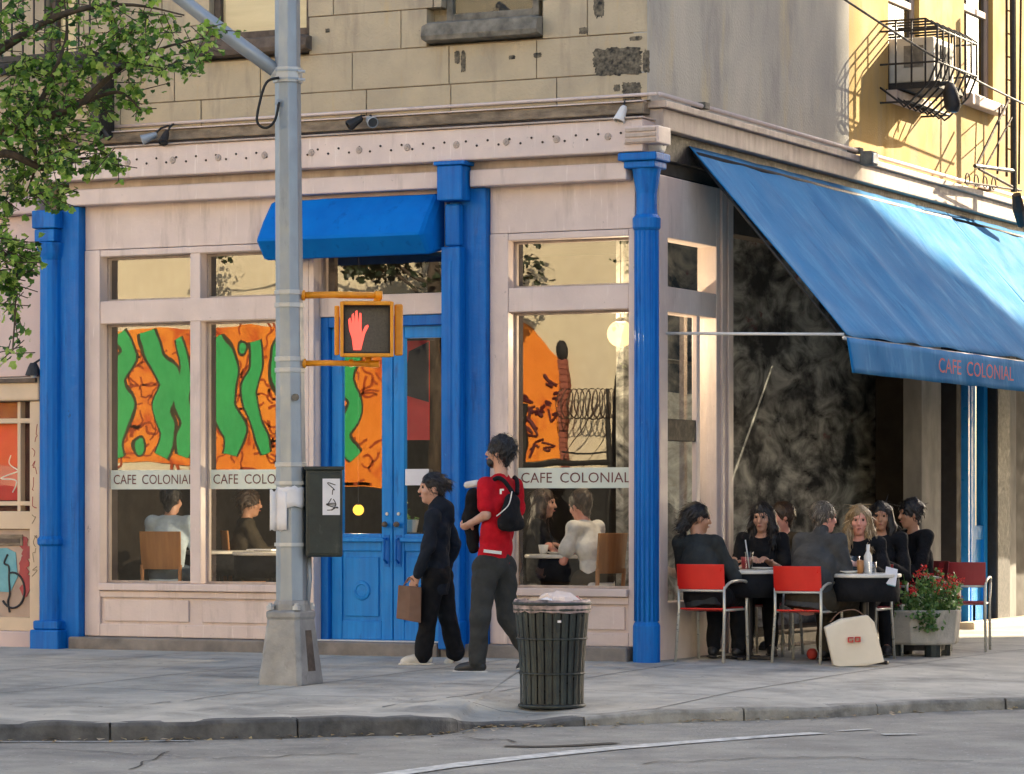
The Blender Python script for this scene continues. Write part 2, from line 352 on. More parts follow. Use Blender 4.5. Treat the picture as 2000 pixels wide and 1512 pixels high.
# ================================================================ GROUND
ROADZ = -.20
rd = MB(); N = 40
def road_bump(x, y): return ROADZ + .012*noise.noise(Vector((x*.5, y*.5, 3)))
xs = [-220, -60, -30]+list(np.linspace(-18, 18, 55))+[30, 60, 220]; ys = [-220, -60, -40]+list(np.linspace(-30, 6, 55))+[30, 80, 220]
for yy in ys:
    for xx in xs: rd.v.append((xx, yy, road_bump(xx, yy)))
for j in range(len(ys)-1):
    for i in range(len(xs)-1):
        n = len(xs); rd.f.append((j*n+i, j*n+i+1, (j+1)*n+i+1, (j+1)*n+i))
road = tag(obj('road', rd, 'asphalt', smooth=True), kind='structure')
# kerb line picked from the photo: (pixel x, pixel y, top height)
KP = [(-250, 1424, -.09), (0, 1415, -.09), (180, 1412, -.09), (350, 1410, -.09), (520, 1407, -.09), (700, 1403, -.09), (850, 1402, -.095), (905, 1410, -.155), (960, 1412, -.175), (1050, 1411, -.175),
      (1120, 1402, -.15), (1280, 1390, -.125), (1400, 1387, -.125), (1530, 1384, -.125), (1640, 1379, -.125), (1750, 1372, -.125), (1892, 1366, -.125), (2000, 1364, -.125), (2110, 1358, -.125)]
K = [G(x, y, z) for x, y, z in KP]
k0, k1 = K[0], K[-1]
K = [Vector((-90, k0.y-.35, -.09)), Vector((-20, k0.y-.35, -.09)), Vector((-6, k0.y-.3, -.09)), Vector((k0.x-1.2, k0.y-.15, -.09))]+K+[Vector((k1.x+.25, k1.y+.9, -.12)), Vector((k1.x+.32, k1.y+2, -.11)), Vector((k1.x+.35, 6, -.1)), Vector((k1.x+.35, 20, -.1)), Vector((k1.x+.35, 90, -.1))]
KS = smooth_curve(K, 4)
n = len(KS)
inner = []
for i, p in enumerate(KS):
    if p.x < 0 and p.y < -1: q = Vector((p.x if p.x < -7 else p.x-.9*(7+p.x)/7*0, .4, 0))
    if p.y < -4.6: q = Vector((min(p.x-2.2, -.6) if p.x > -7 else p.x, .4, 0))
    elif p.y < 0: q = Vector((-.5, .4, 0))
    else: q = Vector((-.5, max(.4, p.y), 0))
    inner.append(q)
sw = MB(); ROWS = 60; KS = smooth_curve(KS, 3) if False else KS
for i in range(n):
    for j in range(ROWS+1):
        t = j/ROWS; p = inner[i].lerp(KS[i], t); base = -.105
        e = max(0., (t-.72)/.28); e = e*e*(3-2*e)
        p.z = base*t+(KS[i].z-base)*e + (.030*noise.noise(Vector((p.x*2.6, p.y*2.6, 4)))+.014*noise.noise(Vector((p.x*7, p.y*7, 1))))*max(0., min(1., (t-.62)/.12))*max(0., min(1., (1-t)/.05))*max(0., min(1., (1.2-p.x)/.8)) + .006*noise.noise(Vector((p.x*.9, p.y*.9, 0)))*(1-e)
        sw.v.append(tuple(p))
for i in range(n-1):
    for j in range(ROWS):
        a = i*(ROWS+1)+j; sw.f.append((a, a+1, a+ROWS+2, a+ROWS+1))
pavement = tag(obj('pavement', sw, 'concrete', smooth=True), kind='structure')
BVH = BVHTree.FromPolygons([Vector(v) for v in sw.v], sw.f)
def gz(x, y):
    h = BVH.ray_cast(Vector((x, y, 3)), Vector((0, 0, -1)))[0]
    return h.z if h else ROADZ
def GP(px, py):
    h = BVH.ray_cast(CAM, ray(px, py))[0]
    return h if h else G(px, py, ROADZ)
# scored joints between the pavement flags
def joint(p, q_):
    m = MB(); p, q_ = Vector(p), Vector(q_); n_ = max(4, int((q_-p).length/.25)); t = (q_-p).normalized(); s_ = Vector((-t.y, t.x))*.007
    for i in range(n_+1):
        c_ = p.lerp(q_, i/n_)
        for sg_ in (-1, 1): a = c_+s_*sg_; m.v.append((a.x, a.y, gz(a.x, a.y)+.003))
    m.f = [(2*i, 2*i+1, 2*i+3, 2*i+2) for i in range(n_)]
    tag(obj('joint', m, 'joint_dark', pavement), kind='structure')
for k, b_ in enumerate((-1.5, -3.0, -4.5)): joint((-7, b_), ([1.9, 2.2, 1.6][k], b_))
for a_, e_ in ((-4.2, -6.2), (-2.7, -6.0), (-1.2, -5.8), (.3, -5.2), (1.8, -4.2)): joint((a_, -.2), (a_, e_))
joint((1.8, -.2), (1.8, 8)); joint((.2, 1.4), (3.2, 1.4)); joint((.2, 4.4), (3.2, 4.4))
# kerb stones, one by one
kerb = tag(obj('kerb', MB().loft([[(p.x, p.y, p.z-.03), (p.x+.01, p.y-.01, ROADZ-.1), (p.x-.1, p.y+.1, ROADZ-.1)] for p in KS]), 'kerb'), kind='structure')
acc = 0; start = 0
def kerb_stone(seg):
    m = MB(); rings = []
    for i, p in enumerate(seg):
        t = (seg[min(i+1, len(seg)-1)]-seg[max(i-1, 0)]).normalized(); nn = Vector((t.y, -t.x, 0)).normalized()
        j = .006*noise.noise(p*3); p = p+nn*.022*noise.noise(p*4.1)
        z = p.z+.006+j+(.022*noise.noise(p*2.9) if p.x < 1 else .006*noise.noise(p*3))
        rings.append([p-nn*.15+Vector((0, 0, z-p.z)), p+nn*.012+Vector((0, 0, z-p.z)), p+nn*.028+Vector((0, 0, z-.02-p.z)), p+nn*.035+Vector((0, 0, ROADZ-.06-p.z)), p-nn*.15+Vector((0, 0, ROADZ-.06-p.z))])
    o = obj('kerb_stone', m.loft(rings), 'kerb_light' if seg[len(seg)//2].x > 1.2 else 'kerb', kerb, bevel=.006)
vis = [i for i, p in enumerate(KS) if -9 < p.x and p.y < 4]
fine = smooth_curve([KS[i] for i in vis], 4)
seg = [fine[0]]; L = 0
for p in fine[1:]:
    L += (p-seg[-1]).length; seg.append(p)
    if L > 1.15:
        a = seg[-1].lerp(seg[-2], .0); kerb_stone(seg); d = (seg[-1]-seg[-2]).normalized(); seg = [p+d*.012]; L = 0
# painted road markings
def paint(pts, wd):
    m = MB(); P = smooth_curve([G(x, y, ROADZ+.006) for x, y in pts], 8); rings = []
    for i, p in enumerate(P):
        t = (P[min(i+1, len(P)-1)]-P[max(i-1, 0)]).normalized(); nn = Vector((-t.y, t.x, 0))*wd/2*(1+.25*noise.noise(p*2.5))
        a = p+nn; b = p-nn; a.z = road_bump(a.x, a.y)+.006; b.z = road_bump(b.x, b.y)+.006
        rings.append((a, b))
    for r in rings: m.v += [tuple(r[0]), tuple(r[1])]
    for i in range(len(rings)-1): m.f.append((2*i, 2*i+1, 2*i+3, 2*i+2))
    return m
tag(obj('crosswalk_line', paint([(640, 1530), (800, 1508), (950, 1487), (1150, 1466), (1350, 1449), (1500, 1438), (1600, 1432)], .17), 'road_paint'), kind='structure')
tag(obj('road_dash', paint([(1725, 1436), (1760, 1435.5), (1790, 1435)], .10), 'road_paint'), kind='structure')
tag(obj('crosswalk_line', paint([(1640, 1428), (1670, 1426), (1700, 1424)], .07), 'road_paint'), kind='structure')
tag(obj('gutter_line', paint([(-80, 1450), (80, 1449), (220, 1448), (380, 1445)], .06), 'road_paint'), kind='structure')
m = paint([(985, 1457), (1050, 1458), (1120, 1456), (1205, 1451)], .10)
tag(obj('road_joint', m, 'rubber'), kind='structure')

for k, (x0, y0, x1, y1) in enumerate([(40, 1462, 420, 1478), (420, 1478, 700, 1470), (1250, 1490, 1560, 1476), (1560, 1476, 1900, 1486), (900, 1440, 1010, 1447), (250, 1500, 330, 1466)]):
    qq = random.Random(k); pts = [(x0+(x1-x0)*i/7+qq.uniform(-6, 6), y0+(y1-y0)*i/7+qq.uniform(-2.5, 2.5)) for i in range(8)]
    tag(obj('crack', paint(pts, .016), 'rubber', road), kind='structure')
dl = MB(); qq = random.Random(5)
for k in range(420):
    p = fine[int(qq.random()**1.0*(len(fine)-1))]; t_ = qq.gauss(.10, .09); nn = Vector((.35, -.9, 0)).normalized(); c_ = p+nn*abs(t_)+Vector((qq.gauss(0, .1), qq.gauss(0, .1), 0)); c_.z = road_bump(c_.x, c_.y)+.008
    s_ = qq.uniform(.012, .035); a_ = qq.uniform(0, 6.28); n0 = len(dl.v)
    dl.v += [tuple(c_+Vector((math.cos(a_+i*2.1)*s_, math.sin(a_+i*2.1)*s_, qq.uniform(0, .018)))) for i in range(3)]; dl.f.append((n0, n0+1, n0+2))
tag(obj('leaf_litter', dl, 'dry_leaves'), 'dry leaf bits scattered in the gutter along the kerb', 'litter', kind='stuff')

# ================================================================ CAFE BUILDING
cafe = thing('cafe_building', 'corner cafe building with cream shopfront, blue columns and beige block upper wall', 'building', (-2.9, .2, 0), world=True)
X0, X1 = -5.90, 0.0
# concrete plinth / step under the front
box('step', 'step_stone', cafe, -5.56, -3.2, -.13, .22, -.05, .10, .015)
box('step', 'step_stone', cafe, -3.195, -1.88, -.14, .6, -.05, .104, .015)
box('step', 'step_stone', cafe, -1.875, -.17, -.10, .22, -.05, .105, .015)
# interior shell
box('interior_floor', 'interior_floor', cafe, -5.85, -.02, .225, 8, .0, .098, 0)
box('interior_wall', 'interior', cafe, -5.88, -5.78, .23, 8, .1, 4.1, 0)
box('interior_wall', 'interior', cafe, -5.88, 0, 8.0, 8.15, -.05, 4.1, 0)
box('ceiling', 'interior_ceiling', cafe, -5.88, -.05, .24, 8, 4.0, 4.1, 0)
# upper storeys core
box('inner_wall', 'stucco', cafe, -5.86, -.13, .12, 19.8, 4.15, 14.5, 0)
# ---- shop windows
def shop_window(xs_, zt, name, panels):
    """xs_ = [outer left, pane l, pane r, (mullion) pane l, pane r, outer right]"""
    m = MB(); a, e = xs_[0], xs_[-1]; y0, y1 = 0., .20
    zs = (.105, .50, .575, 2.87, 3.07, 3.465)
    panes = [(xs_[1+2*i], xs_[2+2*i]) for i in range((len(xs_)-2)//2)]
    m.box(a, panes[0][0], y0, y1, zs[0], zs[5]+.06); m.box(panes[-1][1], e, y0, y1, zs[0], zs[5]+.06)
    for (l, r), (l2, r2) in zip(panes, panes[1:]): m.box(r, l2, y0+.012, y1, zs[2]+.001, zs[5]+.02)
    L, R = panes[0][0]+.001, panes[-1][1]-.001
    m.box(L, R, y0+.006, y1-.002, zs[3], zs[4]); m.box(L, R, y0+.004, y1-.004, zs[5], zs[5]+.058)
    fr = obj('shop_window', m, 'cream', cafe, bevel=.008)
    si = MB().box(L, R, -.035, y1-.004, zs[1]+.012, zs[2]); obj('sill', si, 'cream', fr, bevel=.008)
    obj('stall_board', MB().box(L, R, .03, y1-.01, zs[0], zs[1]+.01), 'cream', fr, bevel=.004)
    obj('base_rail', MB().box(L, R, .002, .028, zs[0], zs[0]+.11), 'cream', fr, bevel=.006)
    obj('top_rail', MB().box(L, R, .003, .028, zs[1]-.05, zs[1]+.008), 'cream', fr, bevel=.006)
    for l, r in panels:
        obj('panel', MB().box(l, r, .012, .0295, zs[0]+.135, zs[1]-.07), 'cream', fr, bevel=.006)
    for i, (l, r) in enumerate(panes):
        # thin moulding round each light
        for z0, z1 in ((zs[2], zs[3]), (zs[4], zs[5])):
            b = MB(); t = .022; ya, yb = .125, .165
            b.box(l+.001, l+t, ya, yb, z0+.001, z1-.001); b.box(r-t, r-.001, ya, yb, z0+.001, z1-.001)
            b.box(l+t, r-t, ya+.001, yb-.001, z0+.001, z0+t); b.box(l+t, r-t, ya+.001, yb-.001, z1-t, z1-.001)
            obj('bead', b, 'cream_dirty', fr, bevel=.003)
            obj('pane', MB().box(l+.004, r-.004, .150, .156, z0+.004, z1-.004), 'glass', fr)
        obj('name_band', MB().box(l+.024, r-.024, .1440, .1465, 1.405, 1.575), 'film', fr)
        W_ = r-l-.10
        for wd, f0, f1 in (('CAFE', 0, .285), ('COLONIAL', .36, 1.)):
            tx = MB(); text_on(tx, wd, (l+.055+W_*f0, .142, 1.45), (1, 0, 0), (0, 0, 1), .085, W_*(f1-f0)); obj('lettering', tx, 'letter', fr)
    return fr
wl = shop_window([-5.47, -5.31, -4.385, -4.28, -3.30, -3.19], 0, 'l', [(-5.27, -4.40), (-4.26, -3.33)])
wr = shop_window([-1.46, -1.29, -.195, -.135], 0, 'r', [(-1.25, -.235)])
# fascia boards and beams
box('fascia', 'cream', cafe, -5.47, -1.87, .012, .2, 3.528, 4.02, .006)
box('fascia', 'cream', cafe, -1.46, -.14, .012, .2, 3.528, 4.02, .006)
box('shopfront_beam', 'cream', cafe, -5.62, -1.86, -.13, .011, 3.915, 4.055, .012)
box('shopfront_beam', 'cream', cafe, -1.585, -.16, -.13, .011, 3.915, 4.055, .012)
box('shadow_board', 'cream_dirty', cafe, -5.60, -.1, -.05, .19, 4.058, 4.128, .004)
cor = box('cornice', 'cream', cafe, -5.72, .02, -.20, .1, 4.13, 4.395, .012)
for i in range(54):
    x = -5.5+i*.1005; z = 4.285 if i % 2 else 4.245
    obj('stud', MB().lathe([(.011, 0), (.009, .008)], (0, 0, 0), 7), 'dark_edge', cor, local=True).matrix_local = Matrix.Translation(Vector((x, -.199, z))-OFF[cor.name]) @ Matrix.Rotation(math.pi/2, 4, 'X')
for i in range(12):
    x = -5.35+i*.46; m = MB()
    m.lathe([(.032, 0), (.026, .012), (.014, .014), (.010, .022)], (0, 0, 0), 10)
    obj('rosette', m, 'cream_dirty', cor, local=True).matrix_local = Matrix.Translation(Vector((x, -.20, 4.262))-OFF[cor.name]) @ Matrix.Rotation(math.pi/2, 4, 'X')
obj('cornice_cap', MB().box(-5.74, .03, -.225, .1, 4.397, 4.412), 'cream_dirty', cor, bevel=.004)
m = MB()
rg = []
for i in range(60):
    x = -5.6+i*5.5/59; rg.append([(x, -.12, 4.413), (x, -.135+.02*noise.noise(Vector((x*4, 0, 0))), 4.435+.012*noise.noise(Vector((x*6, 2, 0)))), (x, -.08, 4.447), (x, .0, 4.447), (x, .0, 4.413)])
obj('ledge_shadow', m.loft(rg), 'dark_edge', cor)  # dark strip standing in for the shadow line below the ledge
box('string_course', 'ledge', cafe, -5.86, -.02, -.085, .1, 4.45, 4.545, .01)
obj('flashing', MB().box(-5.4, -.02, -.105, -.02, 4.546, 4.558), 'cream', cafe, bevel=.003)
# side cornice
box('side_cornice', 'cream_dirty', cafe, -.1, .10, .04, 19.8, 4.33, 4.50, .01)
box('side_cornice_cap', 'cream_dirty', cafe, -.1, .14, .0, 19.8, 4.503, 4.56, .008)
box('awning_beam', 'black_iron', cafe, -.1, .025, .22, 19.8, 4.10, 4.327, .004)
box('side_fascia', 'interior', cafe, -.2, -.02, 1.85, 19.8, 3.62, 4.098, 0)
# end block of the cornice at the corner
box('cornice_end', 'cream', cafe, -.14, .17, -.23, .03, 4.19, 4.33, .008)
for k in range(3): box('end_slat', 'cream_dirty', cafe, -.12, .15, -.245, -.2301, 4.20+k*.043, 4.228+k*.043, .003)
# ---- blue columns
def column(cx, w, y0, zt, name='column'):
    """square-ish pilaster with an engaged round shaft, capital and base"""
    c = obj(name, MB().lathe([(w*.50, .1), (w*.47, 1.0), (w*.44, 2.4), (w*.41, zt-.55)], (cx, y0, 0), 20), 'blue', cafe, smooth=True)
    return c
# left column: flat pilaster behind, half-round shaft in front
c = box('column', 'blue', cafe, -5.70, -5.475, -.085, .19, -.02, 3.91, .01)
obj('shaft', MB().lathe([(.105, .02), (.105, .9), (.125, .92), (.125, .96), (.105, .99), (.098, 3.60)], (-5.765, -.085, 0), 14), 'blue', c, bevel=.004)
obj('capital', MB().box(-5.885, -5.64, -.22, .15, 3.72, 3.88).box(-5.87, -5.66, -.20, .15, 3.60, 3.715).lathe([(.10, 3.44), (.12, 3.50), (.135, 3.598)], (-5.765, -.085, 0), 14), 'blue', c, bevel=.012)
obj('base', MB().box(-5.90, -5.60, -.23, .15, -.03, .16).box(-5.88, -5.62, -.21, .15, .161, .24), 'blue', c, bevel=.015)
# middle column: wide flat pilaster + narrow projecting post
c = box('column', 'blue', cafe, -1.80, -1.465, -.06, .19, .09, 3.91, .008)
box('shaft', 'blue', c, -1.83, -1.655, -.17, -.061, .10, 3.42, .012)
for k in range(1, 2): obj('flute', MB().box(-1.815+k*.052, -1.785+k*.052, -.1765, -.1705, .5, 3.3), 'blue', c, bevel=.003)
box('neck', 'blue', c, -1.81, -1.67, -.15, -.062, 3.425, 3.78, .02)
box('capital', 'blue', c, -1.835, -1.60, -.24, -.062, 3.80, 4.09, .012)
box('capital_cap', 'blue', c, -1.86, -1.57, -.255, -.06, 4.092, 4.125, .008)
box('base', 'blue', c, -1.85, -1.64, -.19, -.062, .06, .30, .012)
# corner column: slender fluted round
CX, CY = -.02, -.03
c = obj('column', MB().lathe([(.095, -.02), (.095, 3.55)], (CX, CY, 0), 20), 'blue', cafe, smooth=False)
for k in range(14):
    an = 2*math.pi*k/14; obj('flute', MB().tube([(CX+.095*math.cos(an), CY+.095*math.sin(an), .32), (CX+.092*math.cos(an), CY+.092*math.sin(an), 3.50)], .0085, 6), 'blue', c, smooth=True)
obj('capital', MB().lathe([(.10, 3.50), (.115, 3.52), (.115, 3.60), (.09, 3.63), (.085, 3.68), (.085, 3.80), (.115, 3.98), (.12, 4.0)], (CX, CY, 0), 20), 'blue', c, smooth=False, bevel=.004)
obj('capital_cap', MB().box(CX-.19, CX+.15, CY-.16, CY+.15, 4.06, 4.126).box(CX-.15, CX+.125, CY-.13, CY+.13, 4.0, 4.058), 'blue', c, bevel=.012)
obj('base', MB().lathe([(.112, -.03), (.112, .28), (.10, .31)], (CX, CY, 0), 20), 'blue', c, bevel=.006)
# ---- door bay
DL, DR = -3.19, -1.835
YD = .20
m = MB().box(DL+.001, DL+.05, .0, .3, .105, 3.527).box(DL+.051, DR-.002, .10, .3, 2.88, 3.06).box(DL+.051, DR-.002, .10, .3, 3.42, 3.526)
df = obj('door_frame', m, 'cream', cafe, bevel=.008)
obj('pane', MB().box(DL+.06, DR-.01, .2, .206, 3.062, 3.418), 'glass', df)
obj('transom_post', MB().box(DL+.10, DL+.16, .17, .23, 3.062, 3.418), 'sill_dark', df)
obj('jamb', MB().box(DL+.051, DL+.125, .12, .3, .106, 2.879).box(DL+.126, DR-.04, .12, .3, 2.79, 2.878).box(DR-.055, DR-.003, .12, .3, .106, 2.789), 'blue', df, bevel=.006)
def door_leaf(x0, x1, knob_right):
    y0, y1 = YD-.03, YD+.03; z0, z1 = .112, 2.785; st = .105; lk = 1.0
    m = MB().box(x0, x0+st, y0, y1, z0, z1).box(x1-st, x1, y0, y1, z0, z1).box(x0+st, x1-st, y0+.001, y1-.001, z1-.10, z1).box(x0+st, x1-st, y0+.001, y1-.001, z0, z0+.16)
    m.box(x0+st, x1-st, y0+.001, y1-.001, lk-.13, lk+.02).box(x0+st, x1-st, y0+.016, y1-.016, z0+.15, lk-.12)
    d = obj('door', m, 'blue_door', cafe, bevel=.007)
    obj('pane', MB().box(x0+st-.005, x1-st+.005, YD-.003, YD+.003, lk+.015, z1-.095), 'glass', d)
    obj('ledge', MB().box(x0+st-.03, x1-st+.03, y0-.03, y0-.001, lk-.05, lk-.012), 'blue_door', d, bevel=.006)
    obj('moulding', MB().box(x0+st+.03, x1-st-.03, y0+.002, y0+.015, z0+.20, lk-.18), 'blue_door', d, bevel=.006)
    obj('boss', MB().lathe([(.085, 0), (.080, .012), (.055, .016), (.05, .008)], (0, 0, 0), 20), 'blue_door', d, bevel=.003, local=True).matrix_local = Matrix.Translation(Vector(((x0+x1)/2, y0+.004, z0+.42))-OFF[d.name]) @ Matrix.Rotation(math.pi/2, 4, 'X')
    hx = x1-st*.5 if knob_right else x0+st*.5
    obj('handle', MB().tube([(hx, y0-.002, .98), (hx, y0-.05, .97), (hx, y0-.055, .80), (hx, y0-.002, .77)], .011, 8).box(hx-.024, hx+.024, y0-.008, y0-.0005, .74, 1.01), 'blue', d, smooth=False)
    obj('knob', MB().sphere((hx, y0-.045, 1.10), .026).lathe([(.02, 0), (.02, .002)], (hx, y0-.02, 1.10), 8), 'sill_dark', d, smooth=True)
    obj('lock', MB().lathe([(.016, 0), (.014, .008)], (0, 0, 0), 12), 'steel_light', d, local=True).matrix_local = Matrix.Translation(Vector((hx, y0-.0005, 1.19))-OFF[d.name]) @ Matrix.Rotation(math.pi/2, 4, 'X')
    return d
xm = -2.462
door_l = door_leaf(DL+.128, xm-.004, True); door_r = door_leaf(xm+.004, DR-.058, False)
obj('threshold', MB().box(DL+.05, DR-.06, .02, .3, .1045, .1115), 'white_paint', df)

# ---- upper front wall: separate ashlar blocks round the window openings
fw = box('front_wall', 'stucco', cafe, -5.86, -.135, .10, .118, 4.551, 14.4, 0)
WN = [(-6.3, -5.52, 5.05, 9), (-4.15, -3.17, 5.31, 9), (-1.88, -1.02, 5.33, 9)]
SILL = [(-4.24, -3.16, 5.13, 5.31), (-2.02, -.95, 5.13, 5.33)]
gap = .009; zc = 4.5605; course = [4.5605, 4.79, 5.115, 5.44, 5.765, 6.09, 6.415]
wob = random.Random(3)
for r in range(len(course)-1):
    z0, z1 = course[r], course[r+1]
    x = -5.86-(.43 if r % 2 else 0)
    while x < -.14:
        w_ = .86+wob.uniform(-.12, .12); a, b = max(x, -5.86), min(x+w_, -.002); x += w_
        if b < -.9 and b > -.3: pass
        if -.3 < b < -.002: b = -.002; x = 0
        spans = [(a, b)]
        for (l, rr, zz, _) in WN+SILL:
            if z1 > zz+.02 and z0 < _-.01:
                spans = [q for s0, s1 in spans for q in ((s0, min(s1, l)), (max(s0, rr), s1)) if q[1]-q[0] > .03]
        for s0, s1 in spans:
            j = wob.uniform(-.002, .003)
            broken = (s0 > -1.0 and r in (1,)) 
            obj('block', MB().box(s0+gap/2, s1-gap/2, -.05-j, .099, z0+gap/2, z1-gap/2), 'stucco', fw, bevel=.004)
box('joint_bed', 'ledge', fw, -5.85, -.01, -.036, .0985, 4.5602, 5.12, 0)
box('joint_bed', 'ledge', fw, -3.16, -2.03, -.036, .0985, 5.1201, 6.4, 0); box('joint_bed', 'ledge', fw, -5.50, -4.25, -.036, .0985, 5.1201, 6.4, 0); box('joint_bed', 'ledge', fw, -.94, -.01, -.036, .0985, 5.1201, 6.4, 0)
box('upper_wall', 'stucco', fw, -5.86, -.002, -.05, .099, 6.418, 14.5, 0)
# fallen-off render at the corner: jagged dark scabs
def scab(x0, x1, z0, z1, seed, name='broken_patch'):
    r = random.Random(seed); poly = []
    cx_, cz_ = (x0+x1)/2, (z0+z1)/2
    for k in range(90):
        an = 2*math.pi*k/90; c_, s__ = math.cos(an), math.sin(an); m_ = max(abs(c_), abs(s__))**.75
        j_ = .86+.16*noise.noise(Vector((c_*2.2, s__*2.2, seed)))+.13*noise.noise(Vector((c_*7, s__*7, seed)))+r.uniform(-.04, .04)
        poly.append((cx_+(x1-x0)/2*c_/m_*j_, cz_+(z1-z0)/2*s__/m_*j_))
    return obj(name, MB().prism(poly, (0, -.0535, 0), (1, 0, 0), (0, 0, 1), (0, 1, 0), .012), 'broken', fw)
P0, P1 = F(1152, 155, -.05), F(1262, 85, -.05); scab(P0.x, P1.x, P0.z, P1.z, 4)
P0, P1 = F(1212, 205, -.05), F(1256, 156, -.05); scab(P0.x, P1.x, P0.z, P1.z, 9)
P0, P1 = F(1158, 40, -.05), F(1182, 0, -.05); scab(P0.x, P1.x, P0.z, P1.z+.1, 12)
for k, (x_, y_, w_, h_) in enumerate([(1140, 60, 10, 8), (1262, 120, 7, 26), (1205, 172, 7, 8), (1242, 75, 14, 6), (905, 120, 5, 24), (893, 112, 6, 14), (1050, 108, 9, 6), (1000, 112, 7, 5), (640, 60, 5, 5)]):
    P0, P1 = F(x_-w_, y_+h_, -.05), F(x_+w_, y_-h_, -.05); scab(P0.x, P1.x, P0.z, P1.z, 20+k)
# upper windows
def sash(l, r, z0, blind, sillm, first=False):
    m = MB().box(l, l+.06, .03, .098, z0, 7.2).box(r-.06, r, .03, .098, z0, 7.2).box(l+.06, r-.06, .031, .097, z0, z0+.06).box(l+.06, r-.06, .02, .09, z0+1.0, z0+1.07)
    wn = obj('upper_window', m, 'sill_dark' if blind else 'sill_grey', cafe, bevel=.006)
    obj('pane', MB().box(l+.058, r-.058, .06, .064, z0+.058, 7.2), 'glass_clear', wn)
    if blind: obj('blind', MB().box(l+.09, r-.062, .075, .085, z0+.061, 7.1), 'blind', wn)
    else: obj('backing', MB().box(l+.061, r-.061, .088, .096, z0+.061, 7.1), 'interior', wn)
    return wn
sash(-4.15, -3.17, 5.31, True, 0); sash(-1.88, -1.02, 5.33, False, 0)
sw0 = sash(-5.84, -5.52, 5.05, True, 0)
def sill(x0, x1, z0, z1, m_):
    rg = []
    for i in range(24):
        x = x0+(x1-x0)*i/23; j = .012*noise.noise(Vector((x*5, z0, 1))); e = .018 if i in (0, 23) else 0
        rg.append([(x, -.17+j+e, z0+.01+j+e), (x, -.185+j+e, z0+.05), (x, -.17+j+e, z1-.03-e), (x, -.12, z1-.012+j*.4-e), (x, .02, z1-e), (x, .02, z0)])
    return obj('window_sill', MB().loft(rg), m_, cafe)
sill(-4.24, -3.13, 5.14, 5.30, 'sill_dark'); sill(-2.02, -.95, 5.14, 5.32, 'sill_grey')
# ---- upper side wall, built round its window openings
sw_ = MB(); OP = [(5.86, 6.80, 5.32), (8.25, 9.25, 5.56)]
box('side_wall_shaded', 'stucco_shade', cafe, -.128, .006, -.049, 4.72, 4.562, 14.5, 0)  # grey piece carries the cast shade on the side wall up to its edge
sw_.box(-.128, 0, 4.722, 5.86, 4.562, 14.5).box(-.128, 0, 6.80, 8.25, 4.562, 14.5).box(-.128, 0, 9.25, 19.8, 4.562, 14.5)
for l, r, z in OP: sw_.box(-.128, 0, l, r, 4.562, z).box(-.128, 0, l, r, 7.4, 14.5)
sidew = obj('side_wall', sw_, 'stucco_side', cafe)
for l, r, z in OP:
    m = MB().box(-.11, -.05, l, l+.07, z, 7.4).box(-.11, -.05, r-.07, r, z, 7.4).box(-.11, -.05, l+.07, r-.07, z+.9, z+.97).box(-.11, -.05, l+.07, r-.07, z, z+.07)
    wn = obj('side_window', m, 'cream_dirty', cafe, bevel=.006)
    obj('pane', MB().box(-.085, -.081, l+.068, r-.068, z+.068, 7.38), 'glass_dark', wn)
    obj('backing', MB().box(-.127, -.120, l+.05, r-.05, z+.05, 7.38), 'interior', wn)
    obj('window_sill', MB().box(.001, .12, l-.08, r+.08, z-.12, z-.005).box(-.11, .0005, l+.002, r-.002, z-.06, z+.001), 'cream_dirty', cafe, bevel=.012)
# ---- side ground floor: corner window, then open folding front
m = MB().box(-.18, 0, .20, .37, -.02, 3.98).box(-.18, 0, 1.43, 1.82, -.02, 3.98).box(-.18, -.002, .371, 1.429, -.02, .46).box(-.18, -.003, .371, 1.429, 2.86, 3.07).box(-.18, -.002, .371, 1.429, 3.47, 3.98)
cw = obj('corner_window', m, 'cream', cafe, bevel=.008)
obj('pane', MB().box(-.10, -.094, .375, 1.425, .465, 2.858), 'glass', cw); obj('pane', MB().box(-.10, -.094, .375, 1.425, 3.072, 3.468), 'glass', cw)
obj('fold_strip', MB().box(.001, .025, 1.50, 1.56, -.02, 3.97).box(.001, .02, 1.66, 1.70, -.02, 3.97), 'cream', cw, bevel=.006)
obj('post', MB().box(-.06, -.012, 1.02, 1.09, .461, 2.859), 'cream', cw, bevel=.006)
obj('dark_rail', MB().box(-.09, -.02, .372, 1.02, 1.80, 1.98), 'black_iron', cw, bevel=.004)
box('painted_partition', 'dark_mural', cafe, -.95, -.88, 1.45, 7.98, .1, 3.98, 0)
box('threshold', 'step_stone', cafe, -.2, .02, 1.83, 19.8, -.05, .02, .01)
box('pilaster', 'grey_pilaster', cafe, -.2, 0, 6.88, 7.5, -.02, 3.61, .012)
box('recess_wall', 'blue', cafe, -.3, -.18, 7.51, 8.28, .02, 3.61, 0)
sd_ = obj('side_door', MB().box(-.14, -.05, 8.29, 8.42, .03, 2.7).box(-.14, -.05, 8.70, 8.80, .03, 2.7).box(-.14, -.05, 9.1, 9.22, .03, 2.7).box(-.14, -.05, 8.42, 9.1, .03, .22).box(-.13, -.06, 8.42, 9.1, .9, 1.05).box(-.13, -.06, 8.42, 9.1, 2.6, 2.7), 'blue_door', cafe, bevel=.006)
obj('pane', MB().box(-.10, -.095, 8.42, 9.1, 1.05, 2.6), 'glass', sd_); obj('panel', MB().box(-.11, -.085, 8.42, 8.70, .22, .9).box(-.11, -.085, 8.80, 9.1, .22, .9), 'blue_door', sd_)
obj('trim', MB().box(-.05, .03, 8.30, 8.36, .03, 3.4).box(-.05, .02, 8.44, 8.48, .03, 3.4), 'bright_blue', sd_, bevel=.004)
